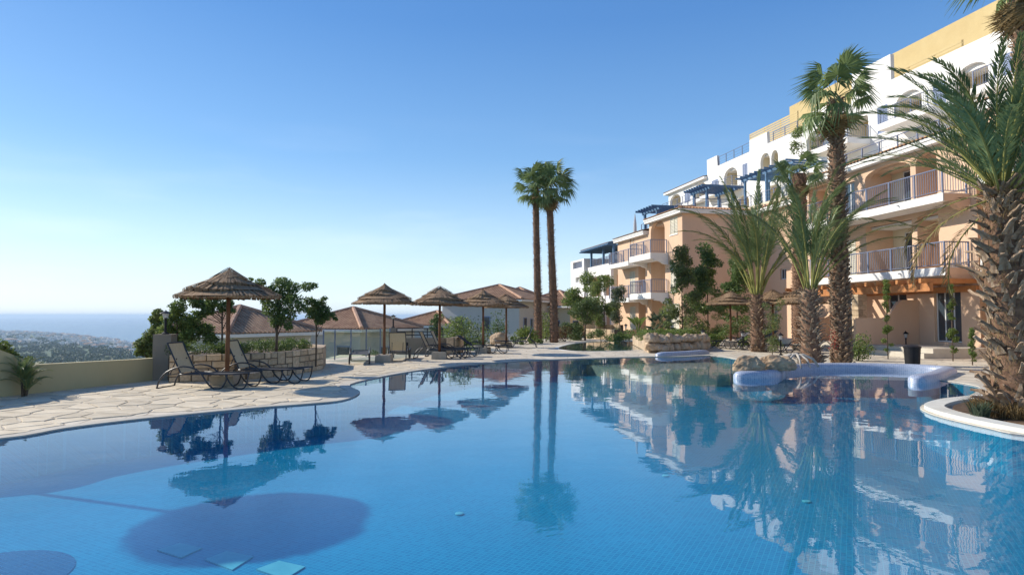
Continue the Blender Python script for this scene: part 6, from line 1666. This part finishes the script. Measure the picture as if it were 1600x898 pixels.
# ================================================================== THE PLAIN, THE TOWN BY THE SEA
random.seed(101)
def house_mesh(seed, roof):
    rnd = random.Random(seed); w, d, h = rnd.uniform(9, 16), rnd.uniform(8, 12), rnd.choice((3.5, 6.5, 6.5, 9))
    b = MB(); b.box(-w/2, -d/2, -4, w/2, d/2, h)
    b.mi = 1; e = 0.5
    if roof:
        a = [(-w/2-e, -d/2-e, h+0.01), (w/2+e, -d/2-e, h+0.01), (w/2+e, d/2+e, h+0.01), (-w/2-e, d/2+e, h+0.01)]; t = [(-w/4, 0, h+2.2), (w/4, 0, h+2.2)]
        b.quad(a[0], a[1], t[1], t[0]); b.quad(a[2], a[3], t[0], t[1]); b.tri(a[1], a[2], t[1]); b.tri(a[3], a[0], t[0])
    else: b.box(-w/2, -d/2, h+0.01, w/2, -d/2+0.3, h+0.9); b.box(-w*0.2, -d*0.1, h+0.011, w*0.15, d*0.3, h+2.4)
    b.mi = 2
    for i in range(int(w/3.2)):
        for z in range(int(h/3)): x = -w/2+1.2+i*3.1; b.quad((x, -d/2-0.03, z*3+1), (x+1.2, -d/2-0.03, z*3+1), (x+1.2, -d/2-0.03, z*3+2.3), (x, -d/2-0.03, z*3+2.3))
    me = bpy.data.meshes.new('town_house'); me.from_pydata(b.v, [], b.f); me.polygons.foreach_set('material_index', b.m)
    for m_ in ('townwhite', 'tile' if roof else 'townwhite', 'glass'): me.materials.append(M[m_])
    me.update(); return me
TH = [house_mesh(i, i % 8 == 0) for i in range(8)]
labs = ['distant tile roofed house on the plain towards the sea', 'distant flat roofed white house on the plain towards the sea']
def coast(az): return max(1500, 2050+max(0, (-29.2-az))*340 if az < -29.2 else 2050-(az+29.2)*6)
cnt = 0; cents = [(random.uniform(-39.5, -28), random.uniform(0.42, 0.98)) for _ in range(34)]
hp_ = []
for _ in range(900):
    a0, t0_ = random.choice(cents); az = a0+random.gauss(0, 0.9); t = t0_+random.gauss(0, 0.035)
    if random.random() < 0.5: az = random.uniform(-40, -26); t = random.uniform(0.9, 0.985)
    if t > 0.985 or t < 0.36: continue
    r_ = 1050+(coast(az)-1050)*t; hp_.append((r_, az))
hp_.sort()
V_, F_, MI_ = [], [], []
for i, (r_, az) in enumerate(hp_):
    x, y = r_*math.sin(R(az)), r_*math.cos(R(az)); z = terr(x, y)-0.2; k = random.randrange(8); rz = random.uniform(-0.6, 0.6)+R(-az)*0; me = TH[k]; sc = random.uniform(0.8, 1.3)*(1.25 if r_ > 2500 else 1)
    if i < 260:
        o = link('town_house', me); o.location = (x, y, z); o.rotation_euler.z = rz; o.scale = (sc, sc, sc); tag(o, labs[0 if k % 8 == 0 else 1], 'house', 'tile roofed houses on the plain' if k % 8 == 0 else 'flat roofed houses on the plain')
    else:
        Mx = Matrix.Translation((x, y, z)) @ Matrix.Rotation(rz, 4, 'Z') @ Matrix.Scale(sc, 4); b0 = len(V_)
        V_ += [tuple(Mx @ v.co) for v in me.vertices]; F_ += [tuple(b0+j for j in p.vertices) for p in me.polygons]
        MI_ += [0 if p.material_index == 0 else (1 if (p.material_index == 1 and k % 8 == 0) else (0 if p.material_index == 1 else 2)) for p in me.polygons]
me = bpy.data.meshes.new('coastal_town'); me.from_pydata(V_, [], F_); me.polygons.foreach_set('material_index', MI_)
for m_ in ('townwhite', 'tile', 'glass'): me.materials.append(M[m_])
me.update(); tag(link('coastal_town', me), kind='stuff')
# distant trees : lumpy crowns on trunks
def far_tree(seed, tall=False):
    rng = np.random.default_rng(seed); rnd = random.Random(seed); b = MB(); b.tube([(0, 0, -2), (0, 0, 3)], 0.4, 5)
    n = 300; cl = [(rnd.uniform(-2.6, 2.6), rnd.uniform(-2.6, 2.6), rnd.uniform(2.5, 6), 1.8, 1.8, 1.5) for _ in range(7)] if not tall else [(0, 0, 1.5+i*1.3, 1.0, 1.0, 1.1) for i in range(7)]
    c = np.array(cl); idx = rng.integers(0, len(c), n); d = rng.normal(size=(n, 3)); d /= np.linalg.norm(d, axis=1)[:, None]
    P = c[idx, :3]+d*c[idx, 3:]*rng.uniform(0.6, 1.05, n)[:, None]; Vq, Fq = leaf_quads(P, 1.3, rng, aspect=0.9)
    nb = len(b.v); me = bpy.data.meshes.new('far_tree'); me.from_pydata(b.v+[tuple(v) for v in Vq], [], b.f+[tuple(int(j)+nb for j in f) for f in Fq])
    me.polygons.foreach_set('material_index', [1]*len(b.f)+[0]*len(Fq)); me.materials.append(M['farleaf']); me.materials.append(M['bark']); me.update(); return me
FT = [far_tree(i, i == 4) for i in range(5)]
tp = []
for _ in range(9000):
    az = random.uniform(-40.5, -26.5); t = random.random()**1.2
    r_ = 950+(coast(az)-950)*t*0.97
    if noise.noise(Vector((r_*0.004, az*1.3, 5)))+0.9*(0.35-t) < random.uniform(-0.25, 0.3): continue
    tp.append((r_, az))
tp.sort()
near = tp[:280]; rest_ = tp[280:]
for r_, az in near:
    x, y = r_*math.sin(R(az)), r_*math.cos(R(az)); k = random.choice((0, 1, 2, 3, 0, 1, 2, 4)); o = link('plain_tree', FT[k]); s_ = random.uniform(0.8, 1.7); o.location = (x, y, terr(x, y)-0.3); o.rotation_euler.z = random.uniform(0, 6); o.scale = (s_,)*3
    tag(o, 'distant dark cypress on the plain below the wall' if k == 4 else 'distant round tree on the plain below the wall', 'tree', 'dark cypresses on the plain' if k == 4 else 'round trees on the plain')
# the far wood: tree crowns as one mass
A_, B_ = [], []; rng = np.random.default_rng(8); PP = []
for r_, az in rest_:
    x, y = r_*math.sin(R(az)), r_*math.cos(R(az)); z = terr(x, y); s_ = random.uniform(0.8, 1.6)*(1+r_/6000)
    n = 26; d = rng.normal(size=(n, 3)); d /= np.linalg.norm(d, axis=1)[:, None]; PP.append(np.array((x, y, z+2.5*s_))+d*np.array((4.2, 4.2, 3.0))*s_*rng.uniform(0.5, 1, n)[:, None])
PP = np.concatenate(PP); Vq, Fq = leaf_quads(PP, 4.2, rng, aspect=0.95)
tag(mesh_np('far_woodland', Vq, Fq, [M['farleaf']]), kind='stuff')
# slope greenery right below the terrace wall and round the village houses
for i, (px, py, Y, w, h, mts) in enumerate(((60, 560, 60, 60, 24, ('leafdark',)), (110, 565, 75, 70, 26, ('leaf', 'leafdark')), (165, 567, 90, 60, 22, ('leafdark', 'leaf')))):
    pass
